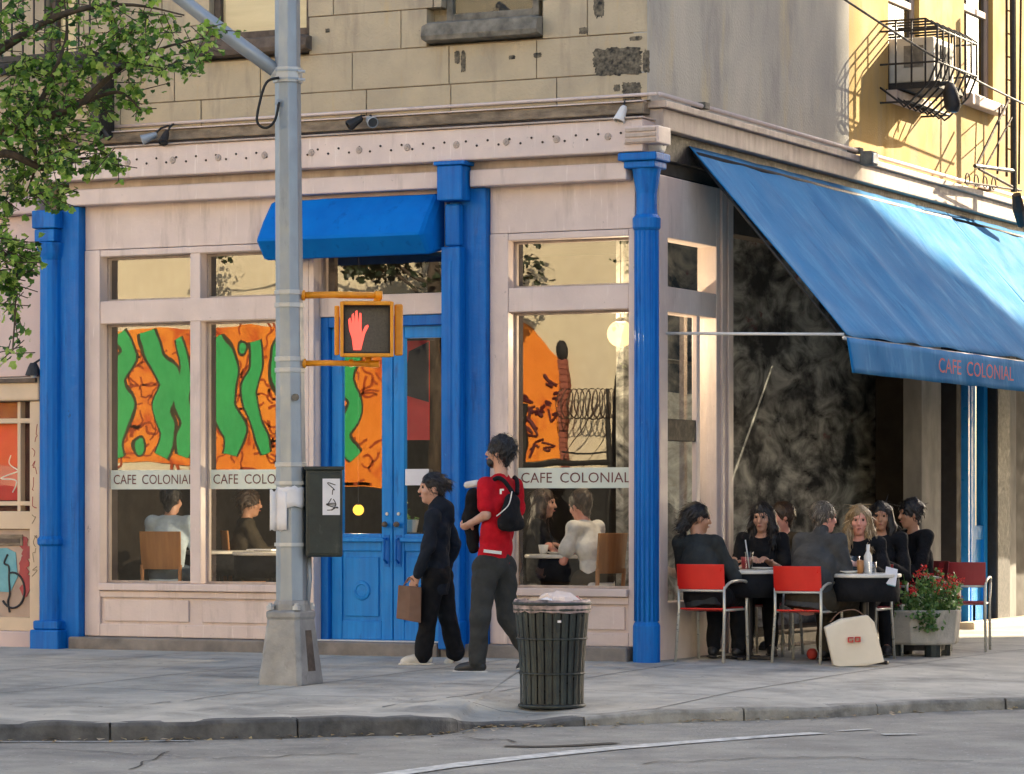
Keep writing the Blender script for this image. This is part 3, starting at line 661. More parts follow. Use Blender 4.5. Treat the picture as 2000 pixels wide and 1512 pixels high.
box('side_door_head', 'blue', cafe, -.2, -.04, 8.29, 9.22, 2.71, 3.61, 0)
box('iron_post', 'black_iron', cafe, -.15, .05, 9.25, 9.72, -.02, 3.61, .02)
box('pilaster', 'grey_pilaster', cafe, -.2, .0, 9.73, 10.1, -.02, 3.61, .012)
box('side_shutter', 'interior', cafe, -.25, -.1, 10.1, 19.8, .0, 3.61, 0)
box('side_step', 'neigh_cream', cafe, .025, .22, 7.9, 10.6, -.06, .055, .01)

# ================================================================ NEIGHBOUR on the left
nb = thing('neighbour_shop', 'pink neighbouring shopfront left of the blue column with cream window', 'building', (-9, .2, 0), world=True)
box('fascia', 'neigh_pink', nb, -14, -5.91, .02, .3, 2.42, 3.86, .006)
box('ledge', 'neigh_pink', nb, -14, -5.905, -.10, .3, 3.865, 4.02, .02)
box('upper_wall', 'stucco', nb, -14, -5.87, -.045, 19, 4.03, 14.2, 0)
box('window_head', 'neigh_cream', nb, -14, -5.91, -.06, .25, 2.20, 2.41, .02)
obj('moulding', MB().box(-14, -5.93, -.09, -.061, 2.36, 2.40), 'sill_dark', nb, bevel=.006)
post = box('post', 'neigh_cream', nb, -6.04, -5.93, -.02, .2, .14, 2.195, .006)
sw2 = obj('shop_window', MB().box(-14, -6.041, .0, .16, 1.05, 1.21).box(-6.20, -6.165, .02, .10, 1.21, 2.195).box(-14, -6.0405, .021, .099, 2.0, 2.045).box(-14, -6.041, .022, .098, 1.26, 1.30), 'neigh_cream', nb, bevel=.006)
obj('pane', MB().box(-14, -6.04, .105, .11, 1.21, 2.19), 'glass_clear', sw2)
obj('backing', MB().box(-14, -6.04, .14, .16, 1.21, 2.195), 'maroon', sw2)
obj('poster', MB().box(-7.6, -6.21, .115, .125, 1.31, 2.0), 'poster_red', sw2)
def scribble(x, z, wd, ht, n_, seed, y, r=.006):
    q = random.Random(seed); pts = [Vector((x+q.uniform(0, wd), y, z+ht*(i/n_)+q.uniform(-.04, .04))) for i in range(n_+1)]
    return MB().tube(smooth_curve(pts, 4), r, 5)
obj('drawn_line', scribble(-6.45, 1.36, .22, .35, 7, 5, .111, .006), 'white_paint', sw2)
gp = obj('graffiti_panel', MB().box(-14, -6.041, .03, .15, .26, 1.045), 'graf_panel', nb)
obj('vent', MB().box(-6.6, -6.14, .015, .0295, .90, 1.0), 'ledge', gp, bevel=.005); obj('vent_slot', MB().box(-6.55, -6.17, .010, .0145, .925, .965), 'sill_dark', gp)
obj('teal_patch', MB().prism([(-6.7, .5), (-6.28, .48), (-6.2, .62), (-6.22, .84), (-6.32, .88), (-6.7, .86)], (0, .0235, 0), (1, 0, 0), (0, 0, 1), (0, 1, 0), .006), 'graf_teal', gp)
for k in range(6): obj('red_patch', MB().prism([(math.cos(t)*.05*(1+.3*math.sin(3*t+k))-6.12+.025*math.sin(k*2), math.sin(t)*.06+.50+k*.085) for t in np.linspace(0, 6.2, 12)], (0, .0215+k*.0003, 0), (1, 0, 0), (0, 0, 1), (0, 1, 0), .007), 'graf_red', gp)
obj('drawn_ring', MB().tube([(-6.25+.13*math.cos(t), .02, .50+.16*math.sin(t)) for t in np.linspace(-2.5, 1.8, 20)], .010, 6), 'ink', gp)
obj('drawn_line', scribble(-6.36, .34, .08, .5, 6, 15, .02, .010), 'ink', gp)
for k in range(9):
    obj('tag_mark', scribble(-6.015, .62+k*.155, .06, .10, 4, 40+k, -.021, .0035), 'graf_red' if k > 3 else 'ledge', post)
box('base', 'neigh_pink', nb, -14, -5.92, -.03, .2, -.03, .135, .01); box('stall', 'neigh_cream', nb, -14, -6.041, .0, .15, .136, .258, .005)
box('inner_wall', 'maroon', nb, -14, -5.92, .31, 19, -.03, 4.03, 0)

# ================================================================ ACROSS THE STREETS (seen in the glass, or casting the shade)
def RF(px, py, wall=-30.): return F(px, py, .3-wall)       # place on the far wall that the shop glass mirrors at this pixel
op = thing('opposite_wall', 'cream wall across the avenue with an orange and green painted panel, mirrored in the shop windows', 'wall', (-10, -30.3, 0), world=True)
box('wall', 'opposite', op, -60, 30, -34, -30.06, 1.62, 12.5, 0)
box('reflection_black', 'reflection_black', op, -60, 30, -34, -29.9, -.25, 1.619, 0)  # added dark strip, keeps the lower window reflections dark
box('added_dark_panel', 'reflection_black', op, RF(752, 800).x, RF(868, 800).x, -33, -29.98, 1.62, RF(800, 600).z, 0)  # added dark panel, blacks out the reflection in the right door pane
q0, q1 = RF(150, 905), RF(1098, 640)
mo = MB(); zb, zt_ = RF(400, 905).z, RF(400, 640).z
xr = RF(1010, 640).x; xr2 = RF(1100, 705).x
mo.prism([(q0.x-6, zb), (xr2, zb), (xr2, RF(1100, 705).z), (xr, zt_), (q0.x-6, zt_)], (0, -30.05, 0), (1, 0, 0), (0, 0, 1), (0, 1, 0), .02)
pan = obj('painted_panel', mo, 'mural_orange', op)
mo2 = MB().prism([(RF(400, 900).x, zb-.001), (RF(860, 900).x, zb-.001), (RF(860, 900).x, 1.621), (RF(690, 900).x, 1.621), (RF(400, 1000).x, 1.621)], (0, -30.0495, 0), (1, 0, 0), (0, 0, 1), (0, 1, 0), .018)
obj('painted_panel', mo2, 'mural_orange', op)
# plain green wavy bands and pebbles, nothing figurative
def band(pts, r, k):
    pp = [(RF(x, y).x, RF(x, y).z) for x, y in pts]; pc = [tuple(v) for v in smooth_curve([Vector((a, b)) for a, b in pp], 7)]
    sc_ = .0096*1.0
    rr = [(r*sc_)*(.8+.35*math.sin(math.pi*i/(len(pc)-1))) for i in range(len(pc))]
    for dr, m_, dy in ((.05, 'mural_line', .0), (0., 'mural_green', .004)):
        poly = stroke_poly(pc, [q+dr for q in rr])
        obj('painted_wave' if not dr else 'painted_outline', MB().prism(poly, (0, -30.025+dy+k*.0003, 0), (1, 0, 0), (0, 0, 1), (0, 1, 0), .003), m_, pan)
def pebble(x, y, rx, ry, k):
    c_ = RF(x, y)
    for dr, m_, dy in ((.05, 'mural_line', 0.), (0., 'mural_green', .004)):
        poly = [(c_.x+(rx*.0096+dr)*math.cos(t)*(1+.12*math.sin(2*t+k)), c_.z+(ry*.0096+dr)*math.sin(t)) for t in np.linspace(0, 2*math.pi, 26)[:-1]]
        obj('painted_pebble' if not dr else 'painted_outline', MB().prism(poly, (0, -30.025+dy+k*.0003, 0), (1, 0, 0), (0, 0, 1), (0, 1, 0), .003), m_, pan)
bands = [([(232, 650), (252, 690), (228, 740), (240, 800), (226, 860), (234, 895)], 17), ([(285, 650), (300, 700), (330, 745), (318, 800), (332, 850), (318, 892)], 19), ([(345, 660), (358, 715), (352, 780), (366, 830), (356, 890)], 13),
         ([(425, 660), (440, 720), (432, 790), (455, 845), (447, 890)], 22), ([(492, 665), (500, 715), (482, 765), (500, 830), (515, 885)], 14), ([(560, 650), (545, 710), (560, 780), (548, 850)], 17),
         ([(690, 690), (668, 740), (690, 790), (665, 850), (690, 890)], 16)]
for k, (pts, r) in enumerate(bands): band(pts, r, k)
for k, (x, y, rx, ry) in enumerate([(268, 870, 12, 18), (395, 700, 9, 14), (470, 680, 8, 10), (395, 850, 10, 15), (695, 655, 16, 14), (620, 760, 12, 22)]): pebble(x, y, rx, ry, k+10)
sq_ = MB(); qq = random.Random(88)
for k in range(210):
    x, y = qq.uniform(205, 745), qq.uniform(655, 1030 if k % 3 == 0 else 900)
    if y > 905 and x < 400: continue
    an = qq.uniform(0, 6.28); pts = []
    for i in range(6):
        an += qq.uniform(-1.3, 1.3); x += 11*math.cos(an); y += 11*math.sin(an); p_ = RF(x, y); pts.append(Vector((p_.x, max(1.66, p_.z))))
    cv = smooth_curve(pts, 4); sq_.prism(stroke_poly(cv, .022), (0, -30.0292, 0), (1, 0, 0), (0, 0, 1), (0, 1, 0), .0022)
tag(obj('painted_squiggles', sq_, 'squiggle', pan), kind='stuff')
# right of the panel: brick pier, fence posts and coiled wire
pr0, pr1 = RF(1098, 905), RF(1110, 700)
pier = box('brick_pier', 'brick_red', op, pr0.x, pr1.x, -30.04, -29.9, 1.62, pr1.z, 0)
nb_ = 22
for k in range(nb_):
    z0 = 1.625+k*(pr1.z-1.63)/nb_; obj('brick', MB().box(pr0.x-.02, pr1.x+.02, -30.03, -29.88, z0, z0+(pr1.z-1.63)/nb_-.025), 'brick', pier)
obj('pier_cap', MB().sphere((pr0.x*.5+pr1.x*.5, -29.95, pr1.z+.14), (.10, .10, .2)), 'reflection_black', pier)
fz = RF(1200, 760).z; fx0, fx1 = pr1.x+.05, RF(1205, 800).x
fe = thing('wire_fence', 'wire fence with a coil of barbed wire mirrored in the right shop window', 'fence', (fx0, -29.6, 0), world=True)
obj('post', MB().tube([(fx1, -29.6, -.2), (fx1, -29.6, fz)], .05, 8), 'reflection_black', fe)
obj('post', MB().tube([(RF(1040, 800).x, -29.6, -.2), (RF(1040, 800).x, -29.6, RF(1040, 790).z)], .05, 8), 'reflection_black', fe)
obj('rail', MB().tube([(fx0, -29.6, RF(1150, 885).z), (fx1, -29.6, RF(1150, 885).z)], .025, 6).tube([(fx0-2, -29.6, RF(1150, 908).z), (fx1+2, -29.6, RF(1150, 908).z)], .06, 6), 'reflection_black', fe)
obj('wire_coil', MB().tube([(fx0+(fx1+.3-fx0)*t/160, -29.6+.28*math.sin(t*.42), RF(1150, 790).z+.28*math.cos(t*.42)) for t in range(161)], .012, 5), 'rust_iron', fe)
obj('mesh_wire', MB().tube([(fx0, -29.6, 2.1), (fx1, -29.6, 3.4)], .010, 5).tube([(fx0+.4, -29.6, 1.9), (fx1, -29.6, 2.7)], .010, 5), 'rust_iron', fe)
# dark wavy line work low on the pier side
for k in range(16):
    q = random.Random(k+70); x, y = q.uniform(1012, 1088), q.uniform(730, 890)
    pts = [RF(x+q.uniform(-14, 14), y+q.uniform(-16, 16)) for _ in range(5)]
    obj('painted_line', MB().tube([(p.x, -30.02, p.z) for p in smooth_curve(pts, 5)], .028, 4), 'maroon', pan)
# tall apartment house across the side street: throws the corner into shade
ap = thing('apartment_house', 'tall brick apartment house across the side street, throwing the corner into shade', 'building', (22, 10, 0), world=True)
box('wall', 'brick_red', ap, 16, 30, -1.5, 21.9, -.2, 27, 0)
for fl in range(6):
    for k in range(8):
        y = .2+k*2.7; wn = obj('window', MB().box(15.93, 15.999, y, y+1.1, 1.3+fl*3.5, 3.2+fl*3.5), 'cream_dirty', ap)
        obj('pane', MB().box(15.915, 15.929, y+.1, y+1.0, 1.4+fl*3.5, 3.1+fl*3.5), 'glass_dark', wn)
box('cornice', 'cream_dirty', ap, 15.8, 30, -1.5, 21.9, 27.01, 27.6, 0)

fb = thing('added_pale_house', 'pale house added down the side street to lighten the reflection in the corner window', 'building', (20, 30, 0), world=True)  # added out of view, gives the corner window something pale to mirror
box('wall', 'opposite', fb, 16, 30, 22.0, 39.9, -.2, 27, 0)
for k in range(4):
    for fl in range(6): obj('window', MB().box(15.93, 15.999, 24+k*4.2, 25.2+k*4.2, 1.6+fl*3.8, 3.6+fl*3.8), 'glass_dark', fb)

# ================================================================ AWNINGS
def slope_awning(b0, b1, label, text, seed):
    t = thing('shop_awning', label, 'awning', (.07, (b0+b1)/2, 2.6), group='blue canvas awnings on the side wall', world=True)
    A0, Z0, A1, Z1 = .035, 4.265, 1.42, 2.655
    nb, ns = 110, 26; m = MB(); q = random.Random(seed)
    ribs = [b0+(b1-b0)*k/5 for k in range(6)]
    for i in range(nb+1):
        b = b0+(b1-b0)*i/nb; u = (b-b0)/(b1-b0)*5; sag = math.sin(math.pi*(u % 1.0))
        for j in range(ns+1):
            s = j/ns; a = A0+(A1-A0)*s; z = Z0+(Z1-Z0)*s
            d = -.035*sag*math.sin(math.pi*min(1, s*1.02))+.034*noise.noise(Vector((b*2.0+s*.9, s*.6, seed)))*(.4+.6*s)+.010*math.sin(b*6.3+s*2.0+seed)*s
            m.v.append((a+d*.7, b, z+d*.6))
    for i in range(nb):
        for j in range(ns):
            k = i*(ns+1)+j; m.f.append((k, k+1, k+ns+2, k+ns+1))
    c = obj('canopy', m, 'awning', t, smooth=True); so_ = c.modifiers.new('s', 'SOLIDIFY'); so_.thickness = .004; so_.offset = -1
    v = MB()
    for i in range(nb+1):
        b = b0+.02+(b1-b0-.02)*i/nb
        for j in range(7):
            s = j/6; v.v.append((1.425+.035*s+.012*s*math.sin(b*5.3+seed)+.012*noise.noise(Vector((b*3, s, 5))), b, 2.635-.29*s+.006*noise.noise(Vector((b*2.5, 9, 1)))))
    for i in range(nb):
        for j in range(6): k = i*7+j; v.f.append((k, k+1, k+8, k+7))
    o = obj('valance', v, 'awning', t, smooth=True); so_ = o.modifiers.new('s', 'SOLIDIFY'); so_.thickness = .004
    if text:
        tb0, tb1 = S(1832, 730, 1.47).y, S(1978, 740, 1.47).y
        for wd, f0, f1 in (('CAFE', 0, .285), ('COLONIAL', .36, 1.)): tx = MB(); text_on(tx, wd, (1.478, tb0+(tb1-tb0)*f0, 2.43), (0, 1, 0), (0, 0, 1), .13, (tb1-tb0)*(f1-f0)); obj('lettering', tx, 'awning_letter', t)
    obj('front_bar', MB().tube([(1.40, b0, 2.63), (1.40, b1, 2.63)], .018, 8), 'steel_light', t, smooth=True)
    obj('roller', MB().tube([(.07, b0+.05, 4.19), (.07, b1, 4.19)], .03, 10), 'black_iron', t, smooth=True)
    for bb in (b0, b1): obj('rafter', MB().tube([(.07, bb+.01, 4.20), (1.39, bb+.01, 2.62)], .012, 6), 'black_iron', t, smooth=True)
    for bb in (b0, b1) if text else (b1,):
        obj('arm', MB().tube([(.03, bb-.48 if bb == b0 else bb, 2.675), (1.40, bb+.01, 2.66)], .0125, 8), 'white_paint', t, smooth=True)
    return t
slope_awning(.74, 7.55, 'large blue canvas awning over the pavement tables with red lettering on its valance', True, 3)
slope_awning(7.57, 14.4, 'second blue awning further down the side wall, mostly sunlit', False, 8)
da = thing('door_awning', 'small bright blue awning over the cafe doors', 'awning', (-2.77, 0, 3.4), world=True)
prof = [(.008, 3.885), (-.10, 3.87), (-.25, 3.70), (-.37, 3.535), (-.375, 3.51), (-.24, 3.365), (-.20, 3.36), (.008, 3.40)]
def ring(x, k): return [(x, .008+(y-.008)*k, 3.62+(z-3.62)*(.55+.45*k)) for y, z in prof]
xs = [-3.60, -3.575, -3.54]+list(np.linspace(-3.35, -2.2, 14))+[-2.0, -1.975, -1.955]; ks = [.62, .9, 1]+[1]*14+[1, .9, .62]
m = MB(); rings = []
for x, k in zip(xs, ks):
    r = ring(x, k); rings.append([(p[0], p[1]+.006*noise.noise(Vector((x*5, p[2]*6, 0))), p[2]+.005*noise.noise(Vector((x*4, p[2]*4, 7)))) for p in r])
m.loft([[(p[0]+.07, p[1], p[2]) for p in r] for r in rings]); obj('canopy', m, 'awning_door', da, bevel=.004)

# ================================================================ LIGHTS, PIPES, SMALL WALL THINGS
def spotlight(name, label, p, aim, base, mk='black_iron', r=.05, white=False):
    t = thing(name, label, 'light', base, world=True)
    p = Vector(p); aim = Vector(aim).normalized(); u = aim.cross(Vector((0, 0, 1))).normalized(); v = u.cross(aim)
    def rg(d, rr): return [p+aim*d+(u*math.cos(k*math.pi/6)+v*math.sin(k*math.pi/6))*rr for k in range(12)]
    obj('lamp_head', MB().loft([rg(-.07, .02), rg(-.05, r*.6), rg(.0, r*.75), rg(.07, r), rg(.075, r*.85), rg(.06, r*.8)]), mk, t, smooth=False, bevel=.003)
    obj('lens', MB().loft([rg(.058, r*.8), rg(.064, r*.78)]), 'white_paint' if white else 'glass_dark', t)
    obj('bracket', MB().tube([p-aim*.03, (p-aim*.03+Vector(base))/2+Vector((0, 0, .02)), Vector(base)], .010, 6), 'black_iron', t)
    return t
b0 = F(330, 245, -.06); h0 = F(292, 268, -.22); spotlight('floodlight', 'floodlight with pale lens on the cornice, leftmost of the cornice lights', h0, (-.7, -.5, -.35), b0, 'steel', .045, True)
h0 = F(322, 268, -.22); spotlight('floodlight', 'second dark floodlight beside the leftmost one on the cornice', h0, (.1, -.6, -.7), F(332, 245, -.06)+Vector((.05, 0, .02)), 'black_iron', .045)
h0 = F(694, 238, -.22); spotlight('floodlight', 'dark floodlight on the cornice above the door awning', h0, (-.6, -.5, -.5), F(712, 226, -.06), 'black_iron', .05)
h0 = F(724, 236, -.2); spotlight('floodlight', 'bluish floodlight on the cornice right of the pole', h0, (.6, -.6, -.3), F(718, 226, -.06)+Vector((.03, 0, 0)), 'steel', .05)
h0 = F(1214, 222, -.2); spotlight('floodlight', 'white floodlight at the corner end of the cornice', h0, (-.2, -.4, -.9), F(1222, 196, -.06), 'white_paint', .05)
sp = S(1305, 280, .16); t = thing('round_fitting', 'round cream fitting at the corner under the side cornice', 'fitting', (.0, sp.y, sp.z), world=True)
obj('housing', MB().tube([(.01, sp.y, sp.z), (.06, sp.y, sp.z), (.11, sp.y, sp.z), (.12, sp.y, sp.z)], [.085, .085, .078, .06], 16), 'white_paint', t, bevel=.004)
obj('grille', MB().tube([(.119, sp.y, sp.z), (.124, sp.y, sp.z)], .02, 8), 'sill_dark', t)
# conduit along both cornices
cp = thing('conduit', 'thin pale conduit running along the top of both cornices', 'pipe', (0, 0, 4.6), world=True)
obj('front_run', MB().tube([(-5.1, -.075, 4.60), (-3, -.075, 4.602), (-.05, -.075, 4.604), (.08, -.07, 4.604)], .014, 8), 'cream', cp, smooth=True)
obj('side_run', MB().tube([(.10, -.05, 4.604), (.10, 5, 4.61), (.10, 14, 4.62)], .020, 8), 'cream', cp, smooth=True)
for y in (.9, 4.72, 8.8): obj('clip', MB().box(.002, .135, y-.05, y+.05, 4.585, 4.64), 'sill_grey', cp, bevel=.005)
jb = thing('junction_box', 'grey junction box where the sunlight begins on the side cornice', 'box', (.06, 4.72, 4.5), world=True)
obj('case', MB().box(.142, .26, 4.64, 4.82, 4.47, 4.60), 'sill_grey', jb, bevel=.01); obj('lid', MB().box(.261, .272, 4.655, 4.805, 4.485, 4.585), 'steel', jb, bevel=.004); obj('nipple', MB().tube([(.20, 4.82, 4.53), (.20, 4.90, 4.53)], .02, 8), 'sill_grey', jb)
# wall lamp on the neighbour
wlp = F(72, 722, -.12); t = thing('wall_lamp', 'small black wall lamp on the pink neighbouring shopfront', 'lamp', (wlp.x, .02, wlp.z), world=True)
obj('plate', MB().box(wlp.x+.02, wlp.x+.12, -.02, .018, wlp.z-.06, wlp.z+.09), 'black_iron', t, bevel=.008)
obj('shade', MB().lathe([(.03, .06), (.05, .02), (.075, -.05), (.06, -.055), (.03, 0)], (wlp.x-.03, -.13, wlp.z), 14), 'black_iron', t)
obj('stem', MB().tube([(wlp.x+.06, -.02, wlp.z+.05), (wlp.x+.02, -.10, wlp.z+.09), (wlp.x-.03, -.13, wlp.z+.05)], .012, 6), 'black_iron', t)
obj('bulb', MB().sphere((wlp.x-.03, -.13, wlp.z-.045), .032), 'white_paint', t, smooth=True)
# fire escape on the left: platform edge with balusters and wall brackets
fe = thing('fire_escape', 'black iron fire escape railing behind the tree leaves at upper left', 'fire escape', (-6.1, 0, 5.1), world=True)
zp = F(130, 106, -.75).z
xa, xb = F(75, 100, -.75).x, F(178, 100, -.75).x
obj('platform', MB().box(xa-1.6, xb, -.75, -.70, zp-.03, zp+.02).box(xa-1.6, xb, -.40, -.36, zp-.03, zp+.02).box(xa-1.6, xb, -.09, -.05, zp-.03, zp+.02).box(xb-.04, xb, -.70, -.06, zp-.03, zp+.018), 'black_iron', fe)
for k in range(9):
    x = xb-.03-k*.115; obj('baluster', MB().tube([(x, -.725, zp), (x, -.725, zp+1.0)], .010, 6), 'black_iron', fe)
obj('top_rail', MB().tube([(xa-1.6, -.725, zp+1.0), (xb, -.725, zp+1.0), (xb, -.05, zp+1.0)], .016, 6), 'black_iron', fe)
bx = F(222, 200).x
obj('bracket', MB().box(bx-.045, bx+.045, -.30, -.052, 4.50, 5.02), 'black_iron', fe, bevel=.01)
obj('brace', MB().tube([F(182, 225, -.25), F(214, 272, -.25)], .022, 6), 'black_iron', fe)
# air conditioner in its cage
ac = thing('air_conditioner', 'beige window air conditioner inside the iron cage on the sunlit wall', 'air conditioner', (0, 6.2, 5.4), world=True)
obj('case', MB().box(-.04, .42, 5.98, 6.62, 5.40, 5.84), 'ac_case', ac, bevel=.015)
obj('side_grille', MB().box(.12, .32, 5.972, 5.979, 5.55, 5.76), 'sill_grey', ac)
for k in range(4): obj('fin', MB().box(.421, .434, 6.06+k*.13, 6.14+k*.13, 5.46, 5.78), 'ac_dark', ac, bevel=.003)
obj('tray', MB().box(-.02, .5, 5.92, 6.66, 5.33, 5.395), 'black_iron', ac)
cg = thing('window_cage', 'curved black iron cage bulging from the sunlit side window', 'cage', (0, 6.2, 5.1), world=True)
CB0, CB1, CZ0, CZ1, CA = 5.62, 6.86, 5.12, 5.96, .58
for k in range(8):
    b = CB0+(CB1-CB0)*k/7
    obj('bar', MB().tube([(.0, b, CZ1), (CA*.8, b, CZ1), (CA, b, CZ1-.08), (CA, b, CZ0+.42), (CA*.85, b, CZ0+.22), (CA*.5, b, CZ0+.03), (CA*.42, b, CZ0), (CA*.36, b, CZ0+.04), (0, b, CZ0+.2)], .011, 6), 'black_iron', cg, smooth=True)
for b in (CB0, CB1):
    for a in (.16, .32, .46): obj('side_bar', MB().tube([(a, b, CZ1), (a, b, CZ0+.2)], .010, 6), 'black_iron', cg, smooth=True)
for a, z in ((CA, CZ1-.10), (CA, CZ0+.42), (CA*.5, CZ0+.05)): obj('hoop', MB().tube([(0, CB0, z), (a, CB0, z), (a, CB1, z), (0, CB1, z)], .011, 6), 'black_iron', cg)
lampp = S(1836, 178, .5); t = thing('cage_lamp', 'black floodlight hanging under the window cage', 'light', (CA, lampp.y, 5.3), world=True)
obj('lamp_head', MB().tube([(CA+.02, lampp.y, 5.36), (CA+.03, lampp.y-.02, 5.28), (CA+.06, lampp.y-.03, 5.14), (CA+.065, lampp.y-.03, 5.08)], [.04, .075, .085, .05], 12), 'black_iron', t, smooth=True)
obj('arm', MB().tube([(.01, lampp.y+.12, 5.36), (CA+.02, lampp.y, 5.37)], .022, 8), 'black_iron', t, smooth=True); obj('lens', MB().sphere((CA+.066, lampp.y-.03, 5.085), (.045, .045, .015)), 'glass_dark', t)
# overhead cable
ca, cb = S(1630, -14, .55), S(2030, 218, .55)
tag(obj('cable', MB().tube([ca.lerp(cb, i/20)-Vector((0, 0, .06*math.sin(math.pi*i/20))) for i in range(21)], .011, 6), 'rubber'), 'black cable strung diagonally across the sunlit wall at upper right', 'cable')
# iron stair mess at the right edge
fs = thing('side_fire_escape', 'rusty iron fire escape ladder at the upper right edge of the side wall', 'fire escape', (.1, 10, 4.7), world=True)
def sp_(x, y, a=.35): return tuple(S(x, y, a))
obj('post', MB().tube([sp_(1978, -20), sp_(1980, 375)], .035, 8), 'black_iron', fs)
obj('post', MB().tube([sp_(1966, -20, .15), sp_(1966, 345, .15)], .014, 6), 'rust_iron', fs); obj('post', MB().tube([sp_(1952, 210, .15), sp_(1948, 340, .15)], .012, 6), 'rust_iron', fs); obj('post', MB().tube([sp_(1994, -20, .5), sp_(1990, 360, .5)], .012, 6), 'rust_iron', fs)
obj('brace', MB().tube([sp_(1970, 195), sp_(1908, 322)], .016, 6), 'rust_iron', fs); obj('brace', MB().tube([sp_(1976, 230), sp_(1920, 335)], .012, 6), 'rust_iron', fs); obj('brace', MB().tube([sp_(1912, 330), sp_(1990, 372)], .014, 6), 'rust_iron', fs)
obj('arm', MB().tube([sp_(1904, 324), sp_(1980, 334)], .022, 6), 'black_iron', fs); obj('arm', MB().tube([sp_(1885, 356), sp_(1995, 372)], .012, 6), 'rust_iron', fs)
for k in range(7): obj('rung', MB().tube([sp_(1966, 20+k*45, .15), sp_(1980, 24+k*45, .35)], .009, 5), 'rust_iron', fs)
for k in range(4): obj('ring', MB().tube([(Vector(sp_(1890+k*17, 350+k*3))+Vector((0, .07*math.cos(t), .06*math.sin(t)))) for t in np.linspace(0, 6.28, 13)], .008, 5), 'rust_iron', fs)
obj('hook', MB().tube([sp_(1985, 380), sp_(1990, 410), sp_(1996, 440)], [.05, .07, .05], 8), 'black_iron', fs)

# ================================================================ LAMP POST, SIGNAL, BOXES
pb = GP(572, 1338); pd = depth_of(pb)+.12; base = D(568, 1335, pd); base.z = pb.z
def PD(px, py, dy=0.): return D(px, py, pd+dy)
RX = Vector((CT, ST, 0)); RY = Vector((-ST, CT, 0))        # picture right / away
lp = thing('lamp_post', 'grey octagonal steel lamp post on a flared base in front of the cafe doors', 'lamp post', base, world=True)
def oct_(px, py, rpx, n=8): 
    c_ = PD(px, py); r = rpx*pd/FPX
    return [c_+Vector((math.cos(math.pi/8+2*math.pi*k/n+TH*.3), math.sin(math.pi/8+2*math.pi*k/n+TH*.3), 0))*r for k in range(n)]
obj('shaft', MB().loft([oct_(560, -900, 19), oct_(560.5, -200, 24), oct_(562, 150, 25.5), oct_(565, 560, 27), oct_(568, 900, 29.5), oct_(570, 1190, 31)]), 'steel', lp, bevel=.006)
for y in (567, 592, 697, 719, 903): obj('band', MB().loft([oct_(565+(y-560)*.008, y, 29+(y-560)*.006), oct_(565+(y-560)*.008, y+9, 29+(y-560)*.006)]), 'steel_light', lp, bevel=.003)
# flared base, squared to the street
zb0 = pb.z; s_ = pd/FPX
def sq(z, hw, ch=.03): 
    c_ = base; a = hw; 
    return [(c_.x+x, c_.y+y, z) for x, y in ((-a, -a+ch), (-a+ch, -a), (a-ch, -a), (a, -a+ch), (a, a-ch), (a-ch, a), (-a+ch, a), (-a, a-ch))]
bs = obj('base', MB().loft([sq(zb0-.02, .187), sq(zb0+.02, .187), sq(zb0+.48, .138), sq(zb0+.50, .145), sq(zb0+.535, .145), sq(zb0+.55, .12)]), 'cast_iron', lp, bevel=.008)
obj('collar', MB().loft([oct_(570, 1198, 37), oct_(570, 1180, 36), oct_(570, 1172, 33)]), 'cast_iron', bs, bevel=.005)
obj('hatch', MB().prism([(-.055, .10), (.055, .10), (.045, .40), (-.045, .40)], (base.x+.190, base.y, zb0), (0, 1, 0), (-.105, 0, 1), (-1, 0, -.1), .03), 'sill_dark', bs)
for sx in (-1, 1):
    for sy in (-1, 1): obj('bolt', MB().lathe([(.03, 0), (.03, .03), (.015, .035), (.015, .05)], (base.x+sx*.11, base.y+sy*.11, zb0+.55), 8), 'steel_light', bs)
cl = obj('clamp', MB().loft([oct_(562, 163, 29), oct_(562, 133, 29)]), 'steel_light', lp, bevel=.004)
for y in (140, 156): obj('bolt', MB().tube([PD(582, y, -.08), PD(596, y, -.08)], .012, 6), 'steel_light', cl); obj('strap', MB().loft([oct_(562, y+2, 30.5), oct_(562, y-2, 30.5)]), 'steel', cl)
obj('mast_arm', MB().tube([PD(557, 152), PD(470, 88), PD(400, 34), PD(240, -92), PD(-100, -330)], [.052, .055, .052, .048, .04], 12), 'steel', lp, smooth=True)
obj('arm_socket', MB().tube([PD(560, 154), PD(538, 138)], .066, 12), 'steel_light', lp, bevel=.005)
obj('cable_loop', MB().tube(smooth_curve([PD(545, 152, -.1), PD(520, 162, -.12), PD(505, 210, -.12), PD(503, 240, -.12), PD(520, 250, -.12), PD(537, 235, -.12), PD(545, 200, -.1)], 6), .010, 7), 'rubber', lp, smooth=True)
obj('cable_gland', MB().tube([PD(540, 206, -.09), PD(546, 196, -.09)], .018, 8), 'steel', lp)
obj('plug', MB().tube([PD(578, 776, -.11), PD(576, 776, -.13)], .026, 12), 'sill_grey', lp)
